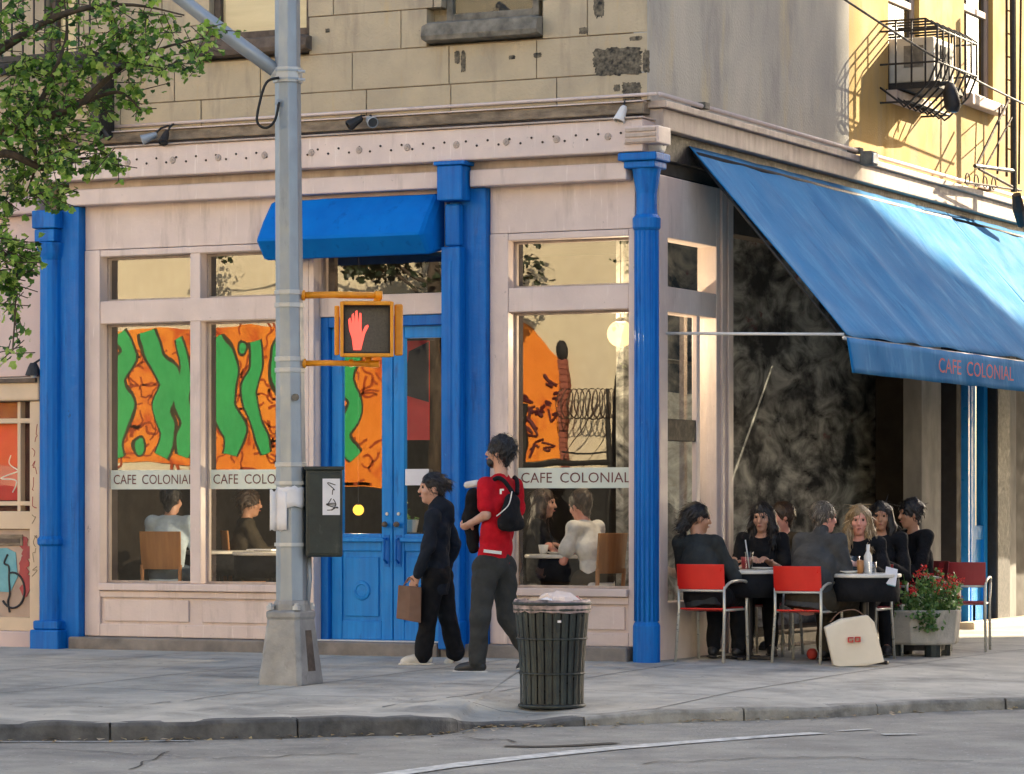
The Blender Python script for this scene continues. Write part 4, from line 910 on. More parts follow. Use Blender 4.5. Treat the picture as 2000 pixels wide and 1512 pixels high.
# stickers wrapped on the post
stk = thing('paper_notice', 'torn white paper notices taped round the lamp post', 'notice', PD(565, 1000), world=True)
def wrapped(x0, x1, y0, y1, seed, mt):
    q = random.Random(seed); m = MB(); n_ = 8; c_ = PD(569, 1000); r0 = 30.5*s_
    for i in range(n_+1):
        px = x0+(x1-x0)*i/n_
        for j in range(5):
            py = y0+(y1-y0)*j/4+q.uniform(-3, 3); off = (px-569)/30.5; dy = -math.sqrt(max(0, 1-min(.98, abs(off))**2))*r0-.012-(.02 if abs(off) > 1 else 0)
            m.v.append(tuple(PD(px, py, dy)))
    for i in range(n_):
        for j in range(4): k = i*5+j; m.f.append((k, k+1, k+6, k+5))
    o = obj('sheet', m, mt, stk, smooth=True); o.modifiers.new('s', 'SOLIDIFY').thickness = .002
wrapped(527, 560, 958, 1036, 3, 'white_paper'); wrapped(541, 596, 950, 990, 5, 'white_paper')
# pedestrian signal
sg = thing('pedestrian_signal', 'yellow pedestrian signal showing a red hand, bracketed to the lamp post', 'traffic signal', PD(719, 644), world=True)
sy0 = -.12
def SPX(px, py, dy=0.): return PD(px, py, sy0+dy)
def sbox(x0, x1, y0, y1, d0, d1): 
    m = MB(); m.add([SPX(x0, y1, d0), SPX(x1, y1, d0), SPX(x1, y1, d1), SPX(x0, y1, d1), SPX(x0, y0, d0), SPX(x1, y0, d0), SPX(x1, y0, d1), SPX(x0, y0, d1)],
          [(0, 3, 2, 1), (4, 5, 6, 7), (0, 1, 5, 4), (1, 2, 6, 5), (2, 3, 7, 6), (3, 0, 4, 7)]); return m
obj('housing', sbox(664, 769, 588, 698, .02, .22), 'signal_yellow', sg, bevel=.02)
for x0, x1, y0, y1 in ((664, 671, 589, 697), (762, 769, 589, 697), (671, 762, 589, 596), (671, 762, 690, 697)): obj('visor', sbox(x0, x1, y0, y1, -.10, .019), 'signal_yellow', sg, bevel=.006)
obj('inner_rim', sbox(671, 674, 596, 690, -.06, .018).add(*(lambda b: (b.v, b.f))(sbox(759, 762, 596, 690, -.06, .018))).add(*(lambda b: (b.v, b.f))(sbox(674, 759, 596, 599, -.06, .018))).add(*(lambda b: (b.v, b.f))(sbox(674, 759, 687, 690, -.06, .018))), 'signal_dark', sg)
obj('face', sbox(672, 761, 597, 689, .005, .0185), 'signal_face', sg)
obj('hinge_flange', sbox(653, 663, 597, 694, -.01, .12), 'signal_yellow', sg, bevel=.01); obj('hinge_flange', sbox(770, 787, 594, 695, -.01, .14), 'signal_yellow', sg, bevel=.014)
HND = [(690, 684), (687, 660), (682, 645), (680, 625), (684, 620), (687, 632), (687, 615), (691, 611), (693, 630), (694, 608), (698, 606), (700, 630), (702, 611), (706, 612), (706, 640), (707, 650), (713, 637), (719, 634), (720, 638), (713, 652), (709, 668), (705, 684)]
hp = [SPX(x, y, .002) for x, y in HND]; k = len(hp)
obj('red_hand', MB().add(hp+[SPX(x, y, -.004) for x, y in HND], [tuple(range(k)), tuple(range(k, 2*k))[::-1]]+[(i, (i+1) % k, (i+1) % k+k, i+k) for i in range(k)]), 'hand_red', sg)
ab = obj('bracket_arm', MB().tube([PD(592, 577), PD(640, 576, -.04), PD(735, 577, -.06)], .026, 10), 'signal_yellow', sg, smooth=True); obj('end_cap', MB().tube([PD(733, 577, -.06), PD(747, 577, -.06)], .034, 10), 'signal_yellow', ab, bevel=.006); obj('drop', MB().tube([PD(738, 580, -.06), PD(736, 590, -.05)], .028, 10), 'signal_yellow', ab)
obj('flange', MB().tube([PD(589, 577), PD(596, 577)], .040, 10), 'signal_yellow', ab, bevel=.005)
ab = obj('bracket_arm', MB().tube([PD(594, 710), PD(640, 709, -.04), PD(725, 711, -.06)], .022, 10), 'signal_yellow', sg, smooth=True); obj('end_cap', MB().tube([PD(722, 711, -.06), PD(741, 711, -.06)], .028, 10), 'signal_yellow', ab, bevel=.006); obj('drop', MB().tube([PD(720, 708, -.06), PD(720, 697, -.05)], .026, 10), 'signal_yellow', ab)
obj('flange', MB().tube([PD(590, 710), PD(598, 710)], .036, 10), 'signal_yellow', ab, bevel=.005); obj('clamp', MB().tube([PD(682, 709, -.05), PD(690, 709, -.05)], .030, 10), 'signal_yellow', ab)
# controller box
sy0 = -.06
cb = thing('control_box', 'dark green metal control box with a white sticker strapped to the lamp post', 'control box', PD(632, 1090), world=True)
obj('case', sbox(597, 669, 916, 1088, -.08, .14), 'box_green', cb, bevel=.014); obj('lid', sbox(594, 672, 911, 918, -.095, .15), 'box_green', cb, bevel=.006); obj('door', sbox(603, 664, 925, 1082, -.088, -.079), 'box_green', cb, bevel=.004)
st_ = obj('sticker', sbox(630, 664, 935, 1006, -.0915, -.0885), 'white_paper', cb)
def scr(seed, x0, x1, y0, y1, n_): 
    q = random.Random(seed); return MB().tube(smooth_curve([SPX(q.uniform(x0, x1), y0+(y1-y0)*i/n_+q.uniform(-6, 6), -.0925) for i in range(n_+1)], 4), .0035, 5)
obj('drawn_mark', scr(2, 638, 656, 942, 965, 4), 'ink', st_); obj('drawn_mark', scr(5, 636, 660, 972, 1000, 6), 'ink', st_); obj('drawn_mark', scr(9, 638, 658, 975, 998, 5), 'ink', st_)
for y in (940, 1060): obj('strap', MB().loft([oct_(569, y, 33), oct_(569, y+7, 33)]), 'steel_light', cb)
obj('conduit', MB().tube([PD(604, 1088, 0.0), PD(605, 1130, .0), PD(600, 1190, 0)], .018, 8), 'steel', cb, smooth=True)

# ================================================================ LITTER BASKET
cpos = GP(1078, 1389); cdp = depth_of(cpos)+.2; cs = cdp/FPX; croot = D(1078, 1389, cdp); croot.z = gz(croot.x, croot.y)
bk = thing('litter_basket', 'dark slatted street litter basket overflowing with rubbish near the kerb', 'litter bin', croot, TH)
HT, R1, R0 = 205*cs, 72*cs, 61*cs
def prof_(z): 
    t = z/HT; return R0+(R1-R0)*(t**.8)-.012*math.sin(math.pi*min(1, t*1.2))
NS = 26
for k in range(NS):
    an = 2*math.pi*k/NS; ww = math.pi/NS*.80; rings = []
    for z in np.linspace(.03, HT-.05, 7):
        r = prof_(z); rings.append([(r*math.cos(an-ww), r*math.sin(an-ww), z), (1.012*r*math.cos(an), 1.012*r*math.sin(an), z), (r*math.cos(an+ww), r*math.sin(an+ww), z), ((r-.008)*math.cos(an), (r-.008)*math.sin(an), z)])
    obj('slat', MB().loft(rings), 'can_metal', bk)
for z, rr in ((.015, .014), (HT*.33, .007), (HT*.66, .007), (HT-.045, .012), (HT-.005, .014)):
    obj('ring', MB().tube([((prof_(z)+.006)*math.cos(t), (prof_(z)+.006)*math.sin(t), z) for t in np.linspace(0, 2*math.pi, 37)[:-1]], rr, 7, closed=True), 'can_metal', bk, smooth=True)
m = MB(); rings = []
for j, z in enumerate(np.linspace(.03, HT+.015, 12)):
    rings.append([((prof_(z)-.018+.008*noise.noise(Vector((3*math.cos(t), 3*math.sin(t), z*9))))*math.cos(t), (prof_(z)-.018+.008*noise.noise(Vector((3*math.cos(t), 3*math.sin(t), z*9))))*math.sin(t), z+(.012*noise.noise(Vector((5*math.cos(t), 5*math.sin(t), 1))) if j > 9 else 0)) for t in np.linspace(0, 2*math.pi, 41)[:-1]])
for rr, zz in ((1.035, HT+.02), (1.055, HT-.02), (1.05, HT-.065)):
    rings.append([(R1*rr*(1+.02*noise.noise(Vector((4*math.cos(t), 4*math.sin(t), zz*20))))*math.cos(t), R1*rr*(1+.02*noise.noise(Vector((4*math.cos(t), 4*math.sin(t), zz*20))))*math.sin(t), zz+.022*noise.noise(Vector((5*math.cos(t), 5*math.sin(t), 3)))) for t in np.linspace(0, 2*math.pi, 41)[:-1]])
obj('liner', m.loft(rings[:-3], caps=False), 'bin_bag', bk, smooth=True); obj('liner_rim', MB().loft(rings[-4:], caps=False), 'bag_rim', bk, smooth=True)
obj('heap', MB().sphere((0, 0, HT-.07), (R1*.9, R1*.9, .07), 16, 8), 'bin_bag', bk, smooth=True)
def crumple(c, r, seed, fl=.6):
    m = MB().sphere(c, (r, r, r*fl), 9, 6); m.v = [tuple(Vector(v)+Vector(noise.noise_vector(Vector(v)*16+Vector((seed, 0, 0))))*r*.35) for v in m.v]; return m
lt = [((-.05, -.12, .0), .07, 'white_paper'), ((.07, -.10, .01), .08, 'litter'), ((.0, .05, .02), .09, 'litter'), ((-.12, .0, .0), .06, 'cardboard'), ((.14, .02, .0), .07, 'graf_red'), ((-.03, -.17, -.005), .05, 'white_paper')]
for i, ((x, y, z), r, m_) in enumerate(lt): tag(obj('litter', crumple((0, 0, 0), r, i), m_, loc=croot+RX*x+RY*y+Vector((0, 0, HT+z)), smooth=False), ['crumpled white paper at the basket rim, left of the cardboard sheet', 'pinkish crumpled wrapper at the front of the litter basket', 'pale crumpled wrapper in the middle of the litter basket', 'brown crumpled cardboard at the left of the litter basket', 'reddish crumpled wrapper at the right of the litter basket', 'small white crumpled napkin at the front rim of the basket'][i], 'litter', 'rubbish in the litter basket')
m = MB().add([(-.02, -.05, HT+.01), (.19, -.09, HT+.015), (.13, .10, HT+.06), (.03, .06, HT+.075)], [(0, 1, 2, 3)])
o = tag(obj('cardboard_sheet', m, 'litter', loc=croot, rot=TH), 'flat pale cardboard sheet sticking out of the litter basket', 'litter', 'rubbish in the litter basket'); o.modifiers.new('s', 'SOLIDIFY').thickness = .006
obj('label_tag', MB().box(.035, .06, -R1*1.02-.004, -R1*1.02, HT-.13, HT-.115), 'white_paper', bk)

# tree on the far side of the avenue, seen only as dark leaves mirrored in the upper panes
FL = []
ft = thing('far_tree', 'tree across the avenue, coloured dark to mirror as leaf silhouettes in the upper shop panes', 'tree', (RF(905, 900).x, -28.6, -.2), world=True)
fx = RF(905, 700).x; fq = random.Random(4); fl_ = MB()
obj('trunk', MB().tube([(fx, -28.6, -.3), (fx+.1, -28.6, 3), (fx-.05, -28.6, 7.5)], [.16, .13, .07], 8), 'bark', ft, smooth=True)
for pts in ([(905, 640), (860, 560), (760, 520), (660, 515)], [(905, 640), (960, 580), (1060, 545), (1110, 505)], [(905, 560), (700, 470), (500, 490)], [(905, 520), (1000, 440), (1100, 470)]):
    P = smooth_curve([Vector((RF(x, y).x, -28.6, RF(x, y).z)) for x, y in pts], 5); obj('branch', MB().tube(P, [.05*(1-.8*i/len(P)) for i in range(len(P))], 6), 'bark', ft, smooth=True)
for x, y, rx, ry, n_ in ((800, 520, 60, 34, 420), (700, 512, 40, 14, 110), (850, 490, 60, 30, 200), (900, 450, 120, 40, 300), (1075, 550, 24, 14, 60), (1105, 520, 16, 16, 24), (1095, 470, 34, 10, 60), (485, 508, 26, 12, 50), (470, 480, 50, 14, 60), (930, 560, 30, 40, 120)):
    for _ in range(n_):
        t_, r_ = fq.uniform(0, 6.28), math.sqrt(fq.random()); p_ = RF(x+rx*r_*math.cos(t_), y+ry*r_*math.sin(t_)); leaf_q = Vector((p_.x, -28.6+fq.gauss(0, .3), p_.z))
        FL.append((leaf_q, fq.uniform(.09, .16)))

# ================================================================ TREE (trunk out of frame on the left)
trp = G(-260, 1372, -.09); tr = thing('street_tree', 'leafy street tree reaching in from the left edge over the cafe cornice', 'tree', trp, world=True)
td = depth_of(trp)
def T3(px, py, dy=0.): return D(px, py, td+dy)
limb = [trp+Vector((0, 0, -.1)), trp+Vector((.02, 0, 1.2)), T3(-230, 620), T3(-150, 330), T3(-120, 40), T3(-160, -300)]
obj('trunk', MB().tube(smooth_curve(limb, 5), [.16-.004*i for i in range(26)], 10), 'bark', tr, smooth=True)
branches = [[(-165, 380), (-60, 290), (60, 240), (150, 205), (240, 130), (330, 90), (420, 70)], [(-140, 250), (-40, 130), (60, 60), (150, 20), (260, 10), (360, 30)], [(-165, 400), (-80, 330), (10, 300), (90, 330), (160, 310), (235, 312)], [(-190, 480), (-110, 470), (-20, 480), (30, 520), (30, 600), (25, 680)],
            [(60, 240), (110, 130), (130, 60), (120, -40)], [(60, 250), (70, 320), (50, 380)], [(150, 205), (230, 180), (275, 215)]]
for i, br in enumerate(branches):
    q = random.Random(i); P = smooth_curve([T3(x, y, q.uniform(-.15, .15)) for x, y in br], 5)
    obj('branch', MB().tube(P, [max(.006, (.05 if i in (0, 1, 2) else .022)*(1-j/len(P))) for j in range(len(P))], 7), 'bark', tr, smooth=True)
CL = [(60, 40, 70, 45, 200), (140, 30, 45, 55, 110), (215, 40, 45, 45, 220), (260, 90, 40, 45, 190), (320, 55, 55, 40, 170), (300, 115, 55, 26, 190), (375, 90, 45, 22, 130), (395, 60, 35, 16, 60), (345, 135, 32, 14, 100), (265, 165, 20, 35, 100), (262, 205, 16, 24, 60),
      (190, 110, 45, 35, 170), (130, 120, 45, 30, 150), (60, 130, 60, 35, 220), (30, 190, 55, 50, 330), (110, 190, 60, 40, 330), (180, 175, 40, 40, 230), (70, 255, 60, 40, 330), (140, 250, 45, 40, 240), (30, 320, 45, 45, 280), (100, 320, 50, 35, 280), (180, 312, 42, 18, 190), (225, 318, 20, 9, 45), (60, 372, 55, 26, 220), (105, 378, 30, 20, 90), (15, 395, 30, 14, 60),
      (20, 480, 35, 40, 200), (40, 510, 24, 34, 110), (15, 560, 28, 40, 150), (28, 610, 16, 28, 50), (24, 665, 10, 22, 16), (35, 690, 9, 8, 9), (15, 688, 8, 8, 6),
      (-90, 60, 110, 90, 500), (-90, 220, 110, 90, 500), (-100, 380, 90, 90, 350), (-60, 500, 60, 60, 200), (60, -90, 160, 80, 700), (-180, -120, 160, 140, 700), (250, -60, 90, 50, 260), (-250, 150, 120, 120, 450), (-200, -380, 200, 160, 800), (40, -280, 180, 130, 700)]
lf = MB(); tw = MB(); q = random.Random(11)
def leaf(mb, p, size, q):
    n = Vector((q.gauss(0, 1), q.gauss(0, 1)-.5, q.gauss(0, 1)+.9)).normalized(); d = Vector((q.gauss(0, 1), q.gauss(0, 1), q.gauss(-.6, .8))).normalized()
    s = n.cross(d).normalized(); d = s.cross(n); w_ = size*.5; k = len(mb.v); fold = n*size*.14
    pts = [p, p+d*size*.30-s*w_*.95-fold*.6, p+d*size*.52-s*w_*.55-fold*.3, p+d*size*.75-s*w_*.62-fold, p+d*size*1.02, p+d*size*.75+s*w_*.62-fold, p+d*size*.52+s*w_*.55-fold*.3, p+d*size*.30+s*w_*.95-fold*.6, p+d*size*.45]
    mb.v += [tuple(x) for x in pts]; mb.f += [(k, k+1, k+2, k+8), (k+8, k+2, k+3, k+4), (k+8, k+4, k+5, k+6), (k, k+8, k+6, k+7)]
for cx, cy, rx, ry, n_ in CL:
    q2 = random.Random(int(cx*7+cy)); dz = q2.uniform(-.35, .35)
    left = int(n_*(.66 if cy < 420 else .85))
    while left > 0:
        t, r = q.uniform(0, 2*math.pi), math.sqrt(q.random()); j = 1+.22*q.gauss(0, 1); k_ = min(left, q.randint(6, 13)); left -= k_
        c_ = T3(cx+rx*r*math.cos(t)*j, cy+ry*r*math.sin(t)*j, dz+q.gauss(0, .16)); sp = Vector((q.gauss(0, .09), q.gauss(0, .09), q.gauss(-.03, .05)))
        tw.tube([c_-sp*.7, c_, c_+sp], .0035, 4)
        for i_ in range(k_): leaf(lf, c_+sp*q.uniform(-.8, 1.1)+Vector((q.gauss(0, .022), q.gauss(0, .022), q.gauss(0, .022))), q.uniform(.030, .072), q)
[leaf(fl_, p_, s__, fq) for p_, s__ in FL]; tag(obj('foliage', fl_, 'leaves_silhouette', ft), kind='stuff')
tag(obj('foliage', lf, 'leaves', tr), kind='stuff'); tag(obj('twigs', tw, 'bark', tr), kind='stuff')

# ================================================================ PEOPLE: distance-field bodies meshed with surface nets
def V(*a): return np.array(a if len(a) > 1 else a[0], dtype=float)
def nrm(v): v = np.asarray(v, float); return v/(np.linalg.norm(v)+1e-9)
class SDF:
    def __init__(s): s.ops = []
    def rc(s, p0, p1, r0, r1, k=.02, n=None, fl=1.):
        s.ops.append(('rc', V(p0), V(p1), r0, r1, k, None if n is None else nrm(n), fl)); return s
    def el(s, c, r, k=.02, R=None): s.ops.append(('el', V(c), V(r), k, np.eye(3) if R is None else np.array(R))); return s
    def sub(s, c, r, R=None, k=.006): s.ops.append(('sub', V(c), V(r), k, np.eye(3) if R is None else np.array(R))); return s
    def cut(s, c, n): s.ops.append(('cut', V(c), nrm(n))); return s
    def mesh(s, h, amp=0., fr=18., seed=0, fold=False):
        lo = np.full(3, 9e9); hi = -lo; boxes = []
        for o in s.ops:
            if o[0] == 'rc': r = max(o[3], o[4]); a = np.minimum(o[1], o[2])-r; b = np.maximum(o[1], o[2])+r
            elif o[0] in ('el',): r = max(o[2]); a = o[1]-r; b = o[1]+r
            elif o[0] == 'sub': r = max(o[2]); boxes.append((o[1]-r-.03, o[1]+r+.03)); continue
            else: boxes.append(None); continue
            boxes.append((a-.05, b+.05)); lo = np.minimum(lo, a); hi = np.maximum(hi, b)
        lo -= 3*h+amp; hi += 3*h+amp
        N = np.ceil((hi-lo)/h).astype(int)+1
        ax = [lo[i]+h*np.arange(N[i]) for i in range(3)]
        Dd = np.full(N, 1., dtype=np.float32)
        for o, bx in zip(s.ops, boxes):
            if o[0] == 'cut':
                d = (ax[0][:, None, None]-o[1][0])*o[2][0]+(ax[1][None, :, None]-o[1][1])*o[2][1]+(ax[2][None, None, :]-o[1][2])*o[2][2]
                Dd = np.maximum(Dd, d.astype(np.float32)); continue
            i0 = np.clip(((bx[0]-lo)/h).astype(int), 0, N); i1 = np.clip(((bx[1]-lo)/h).astype(int)+1, 0, N)
            if (i1 <= i0).any(): continue
            sl = tuple(slice(a, b) for a, b in zip(i0, i1))
            X = ax[0][sl[0]][:, None, None]; Y = ax[1][sl[1]][None, :, None]; Z = ax[2][sl[2]][None, None, :]
            if o[0] == 'rc':
                p0, p1, r0, r1, k, n, fl = o[1:]; e = p1-p0; L2 = (e@e)+1e-9
                wx, wy, wz = X-p0[0], Y-p0[1], Z-p0[2]
                t = np.clip((wx*e[0]+wy*e[1]+wz*e[2])/L2, 0, 1)
                wx = wx-t*e[0]; wy = wy-t*e[1]; wz = wz-t*e[2]; r = r0+(r1-r0)*t
                q = wx*wx+wy*wy+wz*wz
                if n is not None:
                    dn = wx*n[0]+wy*n[1]+wz*n[2]; q = q+dn*dn*(1/(fl*fl)-1)
                d = np.sqrt(q)-r
                if n is not None: d = d*(.5+.5*fl)
                Dd[sl] = smin(Dd[sl], d, k)
            else:
                c, r, k, R = o[1:]; wx, wy, wz = X-c[0], Y-c[1], Z-c[2]
                q = sum(((wx*R[i][0]+wy*R[i][1]+wz*R[i][2])/r[i])**2 for i in range(3)); qs = np.sqrt(q)
                d = (qs-1)*min(r)*1.15
                if o[0] == 'el': Dd[sl] = smin(Dd[sl], d, k)
                else: Dd[sl] = -smin(-Dd[sl], d, k)
        if amp:
            X, Y, Z = ax[0][:, None, None], ax[1][None, :, None], ax[2][None, None, :]
            if fold:      # cloth: soft sharp-crested creases in crossing directions
                wv = 1.1*np.sin(6*X+seed)+.9*np.sin(7*Y+2*seed)+1.2*np.sin(5*Z+seed)
                f = (1-np.abs(np.sin(fr*(.55*Z+.28*X+.20*Y)+wv))*1.7)*(.5+.5*np.sin(4.3*Z+3*X+seed))+.55*(1-np.abs(np.sin(fr*.9*(.45*X-.40*Z+.45*Y)+1.3*wv))*1.7)
            else: f = np.sin(fr*(X+.35*np.sin(5*Z+seed))+1.3*np.sin(fr*.6*Y+seed))*np.sin(fr*.7*Z+2.1*np.sin(4*X+seed)+1.7*np.sin(fr*.5*Y))
            Dd = Dd+(amp*f).astype(np.float32)
        return surfnet(Dd, lo, h)
def smin(a, b, k):
    hh = np.maximum(k-np.abs(a-b), 0)/k
    return np.minimum(a, b)-hh*hh*k*.25
def surfnet(Dd, lo, h):
    ins = Dd < 0
    c = ins[:-1, :-1, :-1].astype(np.int8)
    offs = [(i, j, k) for i in (0, 1) for j in (0, 1) for k in (0, 1)]
    cnt = np.zeros(tuple(x-1 for x in Dd.shape), np.int8)
    for i, j, k in offs: cnt += ins[i:Dd.shape[0]-1+i, j:Dd.shape[1]-1+j, k:Dd.shape[2]-1+k]
    act = (cnt > 0) & (cnt < 8); idx = np.argwhere(act)
    num = np.full(act.shape, -1, np.int64); num[act] = np.arange(len(idx))
    pos = np.zeros((len(idx), 3)); wt = np.zeros(len(idx))
    for a in offs:
        for d in range(3):
            if a[d]: continue
            b = list(a); b[d] = 1
            va = Dd[idx[:, 0]+a[0], idx[:, 1]+a[1], idx[:, 2]+a[2]]; vb = Dd[idx[:, 0]+b[0], idx[:, 1]+b[1], idx[:, 2]+b[2]]
            m = (va < 0) != (vb < 0); t = np.where(m, va/(va-vb+1e-12), 0)
            p = np.tile(np.array(a, float), (len(idx), 1)); p[:, d] = t
            pos[m] += p[m]; wt[m] += 1
    vert = lo+(idx+pos/wt[:, None])*h
    faces = []
    for d in range(3):
        sa = [slice(None)]*3; sb = [slice(None)]*3; sa[d] = slice(0, -1); sb[d] = slice(1, None)
        cr = ins[tuple(sa)] != ins[tuple(sb)]; e = np.argwhere(cr); u, v = [x for x in range(3) if x != d]
        ok = (e[:, u] > 0) & (e[:, v] > 0) & (e[:, u] < Dd.shape[u]-1) & (e[:, v] < Dd.shape[v]-1); e = e[ok]
        q = []
        for du, dv in ((0, 0), (-1, 0), (-1, -1), (0, -1)):
            g = e.copy(); g[:, u] += du; g[:, v] += dv; q.append(num[g[:, 0], g[:, 1], g[:, 2]])
        f = np.stack(q, 1); fl = ins[e[:, 0], e[:, 1], e[:, 2]] ^ (d == 1)
        f[~fl] = f[~fl][:, ::-1]; faces.append(f)
    return vert, np.concatenate(faces)
def sdf_obj(name, sdf, m, parent, h=.008, amp=0., fr=18., seed=0, fold=False):
    v, f = sdf.mesh(h, amp, fr, seed, fold); me = bpy.data.meshes.new(name)
    me.from_pydata(v.tolist(), [], f.tolist()); me.materials.append(M(m)); fixn(me)
    for p in me.polygons: p.use_smooth = True
    o = bpy.data.objects.new(name, me); COL.objects.link(o); o.parent = parent
    return o
def hand(s, w, d, side, pn, curl=.5):
    w, d, side, pn = V(w), nrm(d), nrm(side), nrm(pn); kn = w+d*.085
    s.rc(w, kn, .027, .037, .02, pn, .5)
    for o, l in ((.027, .070), (.009, .080), (-.010, .074), (-.027, .058)):
        b = kn+side*o; d1 = nrm(d*math.cos(curl)+pn*math.sin(curl)); d2 = nrm(d*math.cos(curl*2.2)+pn*math.sin(curl*2.2)); m_ = b+d1*l*.55
        s.rc(b, m_, .0100, .0095, .004); s.rc(m_, m_+d2*l*.5, .0095, .0080, .004)
    b = w+d*.022+side*.024; m_ = b+nrm(d*.65+side*.7)*.042; s.rc(b, m_, .0135, .012, .01); s.rc(m_, m_+nrm(d*.9+side*.2+pn*.35)*.036, .012, .009, .004)
def frame_from(f, up=(0, 0, 1)):
    f = nrm(f); r = nrm(np.cross(f, up)); u = np.cross(r, f); return r, f, u
def person(t, J, tf, hf, top, topm, botm, skin, hairm, hair='short', g=1., sleeve='long', shoe='shoe_dark', h=.009, bare=0., hup=(0, 0, 1), curl=.5, beard=None, flare=0., pnL=None, pnR=None, hood=False, hem=.10, cuff=0., sole='shoe_dark'):
    """t: root Empty, J: joints in its local frame; one continuous body mesh, clothes and hair as its children parts"""
    J = {k: V(v) for k, v in J.items()}; tf = nrm(tf); r_, hf, u_ = frame_from(hf, hup); R = [r_, hf, u_]; hd = J['head']
    up = nrm(J['neck']-J['pel']); rt = nrm(np.cross(tf, up)); tf = np.cross(up, rt)
    b = SDF()
    b.rc(J['pel'], J['chest'], .125*g, .130*g, .03, tf, .66); b.rc(J['chest'], J['neck']-up*.03, .125*g, .055, .03, tf, .7)
    b.rc(J['shL'], J['shR'], .05*g, .05*g, .03)
    b.rc(J['neck']-up*.04, hd-u_*.06-hf*.012, .052, .050, .02)
    for q in 'LR':
        b.rc(J['sh'+q], J['el'+q], .048*g, .038*g, .02); b.rc(J['el'+q], J['wr'+q], .039*g, .026, .012)
        b.rc(J['hp'+q], J['kn'+q], .082*g, .056*g, .03); b.rc(J['kn'+q], J['an'+q], .057*g, .036, .015); b.rc(J['an'+q], J['to'+q], .036, .026, .015)
        d = nrm(J['wr'+q]-J['el'+q]); pn = pnL if q == 'L' else pnR
        if pn is None: pn = V(0, 0, -1)-d*(V(0, 0, -1)@d) if abs(d[2]) < .8 else (rt if q == 'L' else -rt)
        pn = nrm(V(pn)-d*(V(pn)@d)); sd_ = np.cross(d, pn)*(1 if q == 'R' else -1)
        hand(b, J['wr'+q], d, -sd_ if abs(d[2]) < .8 else nrm(tf-d*(tf@d)), pn, curl)
    # head
    b.el(hd+u_*.028-hf*.012, (.074, .096, .088), .02, R); b.el(hd-u_*.035+hf*.022, (.058, .068, .080), .03, R); b.el(hd-u_*.095+hf*.062, (.024, .022, .020), .03, R)
    b.rc(hd+u_*.018+hf*.088, hd-u_*.022+hf*.106, .008, .014, .014); b.el(hd-u_*.058+hf*.084, (.024, .012, .012), .008, R); b.el(hd+u_*.034+hf*.078, (.05, .016, .010), .012, R)
    for sg_ in (-1, 1):
        b.el(hd+r_*sg_*.074-u_*.004-hf*.006, (.011, .022, .032), .008, R); b.el(hd+r_*sg_*.040-u_*.025+hf*.062, (.022, .02, .022), .02, R); b.sub(hd+r_*sg_*.031+u_*.014+hf*.097, (.020, .016, .012), R)
    body = sdf_obj('body', b, skin, t, h)
    ey = MB()
    for sg_ in (-1, 1): obj('eye', MB().sphere(tuple(hd+r_*sg_*.031+u_*.013+hf*.079), .0105, 8, 6), 'eye', body, smooth=True)
    obj('mouth', MB().sphere(tuple(hd-u_*.058+hf*.0915), (.017, .017, .006), 10, 6), 'lip', body, smooth=True)
    # top garment
    if top:
        c = SDF(); o = .016
        c.rc(J['pel']-up*(.10 if top != 'tee' else .07), J['chest'], .155*g, .155*g, .04, tf, .70); c.rc(J['chest'], J['neck']-up*.05, .152*g, .075, .04, tf, .76); c.cut(J['pel']-up*hem, -up); c.rc(J['shL'], J['shR'], .058*g, .058*g, .05)
        for q in 'LR':
            if sleeve == 'long': c.rc(J['sh'+q]-up*.012, J['el'+q], .062*g, .056*g, .03); c.rc(J['el'+q], J['el'+q]+(J['wr'+q]-J['el'+q])*.94, .060*g, .044*g, .02)
            else: c.rc(J['sh'+q], J['sh'+q]+(J['el'+q]-J['sh'+q])*.72, .061*g, .064*g, .03)
        if hood: c.rc(J['neck']-tf*.07-up*.02, J['neck']-tf*.09-up*.11, .075, .06, .04)
        if top == 'jacket': c.rc(J['neck']-up*.03-tf*.01, J['neck']+up*.03-tf*.015, .072, .064, .02)
        else: c.sub(J['neck']+up*.012+tf*.03, (.075, .075, .045), [rt, tf, up])
        sdf_obj('top' if top != 'jacket' else 'jacket', c, topm, t, h, .0075, 34, len(topm) % 7+J['pel'][2], True)
    c = SDF(); c.el(J['pel'], (.165*g, .125*g, .13), .04, [rt, tf, up])
    for q in 'LR':
        c.rc(J['hp'+q], J['kn'+q], .104*g, .076*g, .05); e = J['kn'+q]+(J['an'+q]-J['kn'+q])*(.97-cuff)
        c.rc(J['kn'+q], e, .076*g, .058*g+flare, .03)
    sdf_obj('trousers', c, botm, t, h, .0085, 30, 3+J['pel'][0], True)
    for q in 'LR':
        c = SDF(); a, to = J['an'+q], J['to'+q]; f = nrm((to-a)*V(1, 1, 0)); fz_ = min(a[2], to[2])
        fd = nrm(to-a); dn = nrm(V(0, 0, -1)-fd*(V(0, 0, -1)@fd))
        c.rc(a-V(0, 0, .015)-f*.02, to, .043, .038, .02); c.rc(a-f*.045-V(0, 0, .035), to+f*.03-V(0, 0, .012), .034, .034, .02); c.rc(a, a+V(0, 0, .02), .040, .036, .02)
        c.cut((to+V(0, 0, -.036)), V(0, 0, -1) if abs(fd[2]) < .75 else dn)
        sh_ = sdf_obj('shoe', c, shoe, t, h)
        c = SDF(); c.rc(a-f*.050-V(0, 0, a[2]-fz_+.030)+V(0, 0, max(0, a[2]-fz_-.06)), to+f*.034-V(0, 0, .028), .047, .046, .02, V(0, 0, 1), .32); sdf_obj('sole', c, sole, sh_, h)
    # hair
    c = SDF(); c.el(hd+u_*.038-hf*.020, (.086, .104, .094), .02, R)
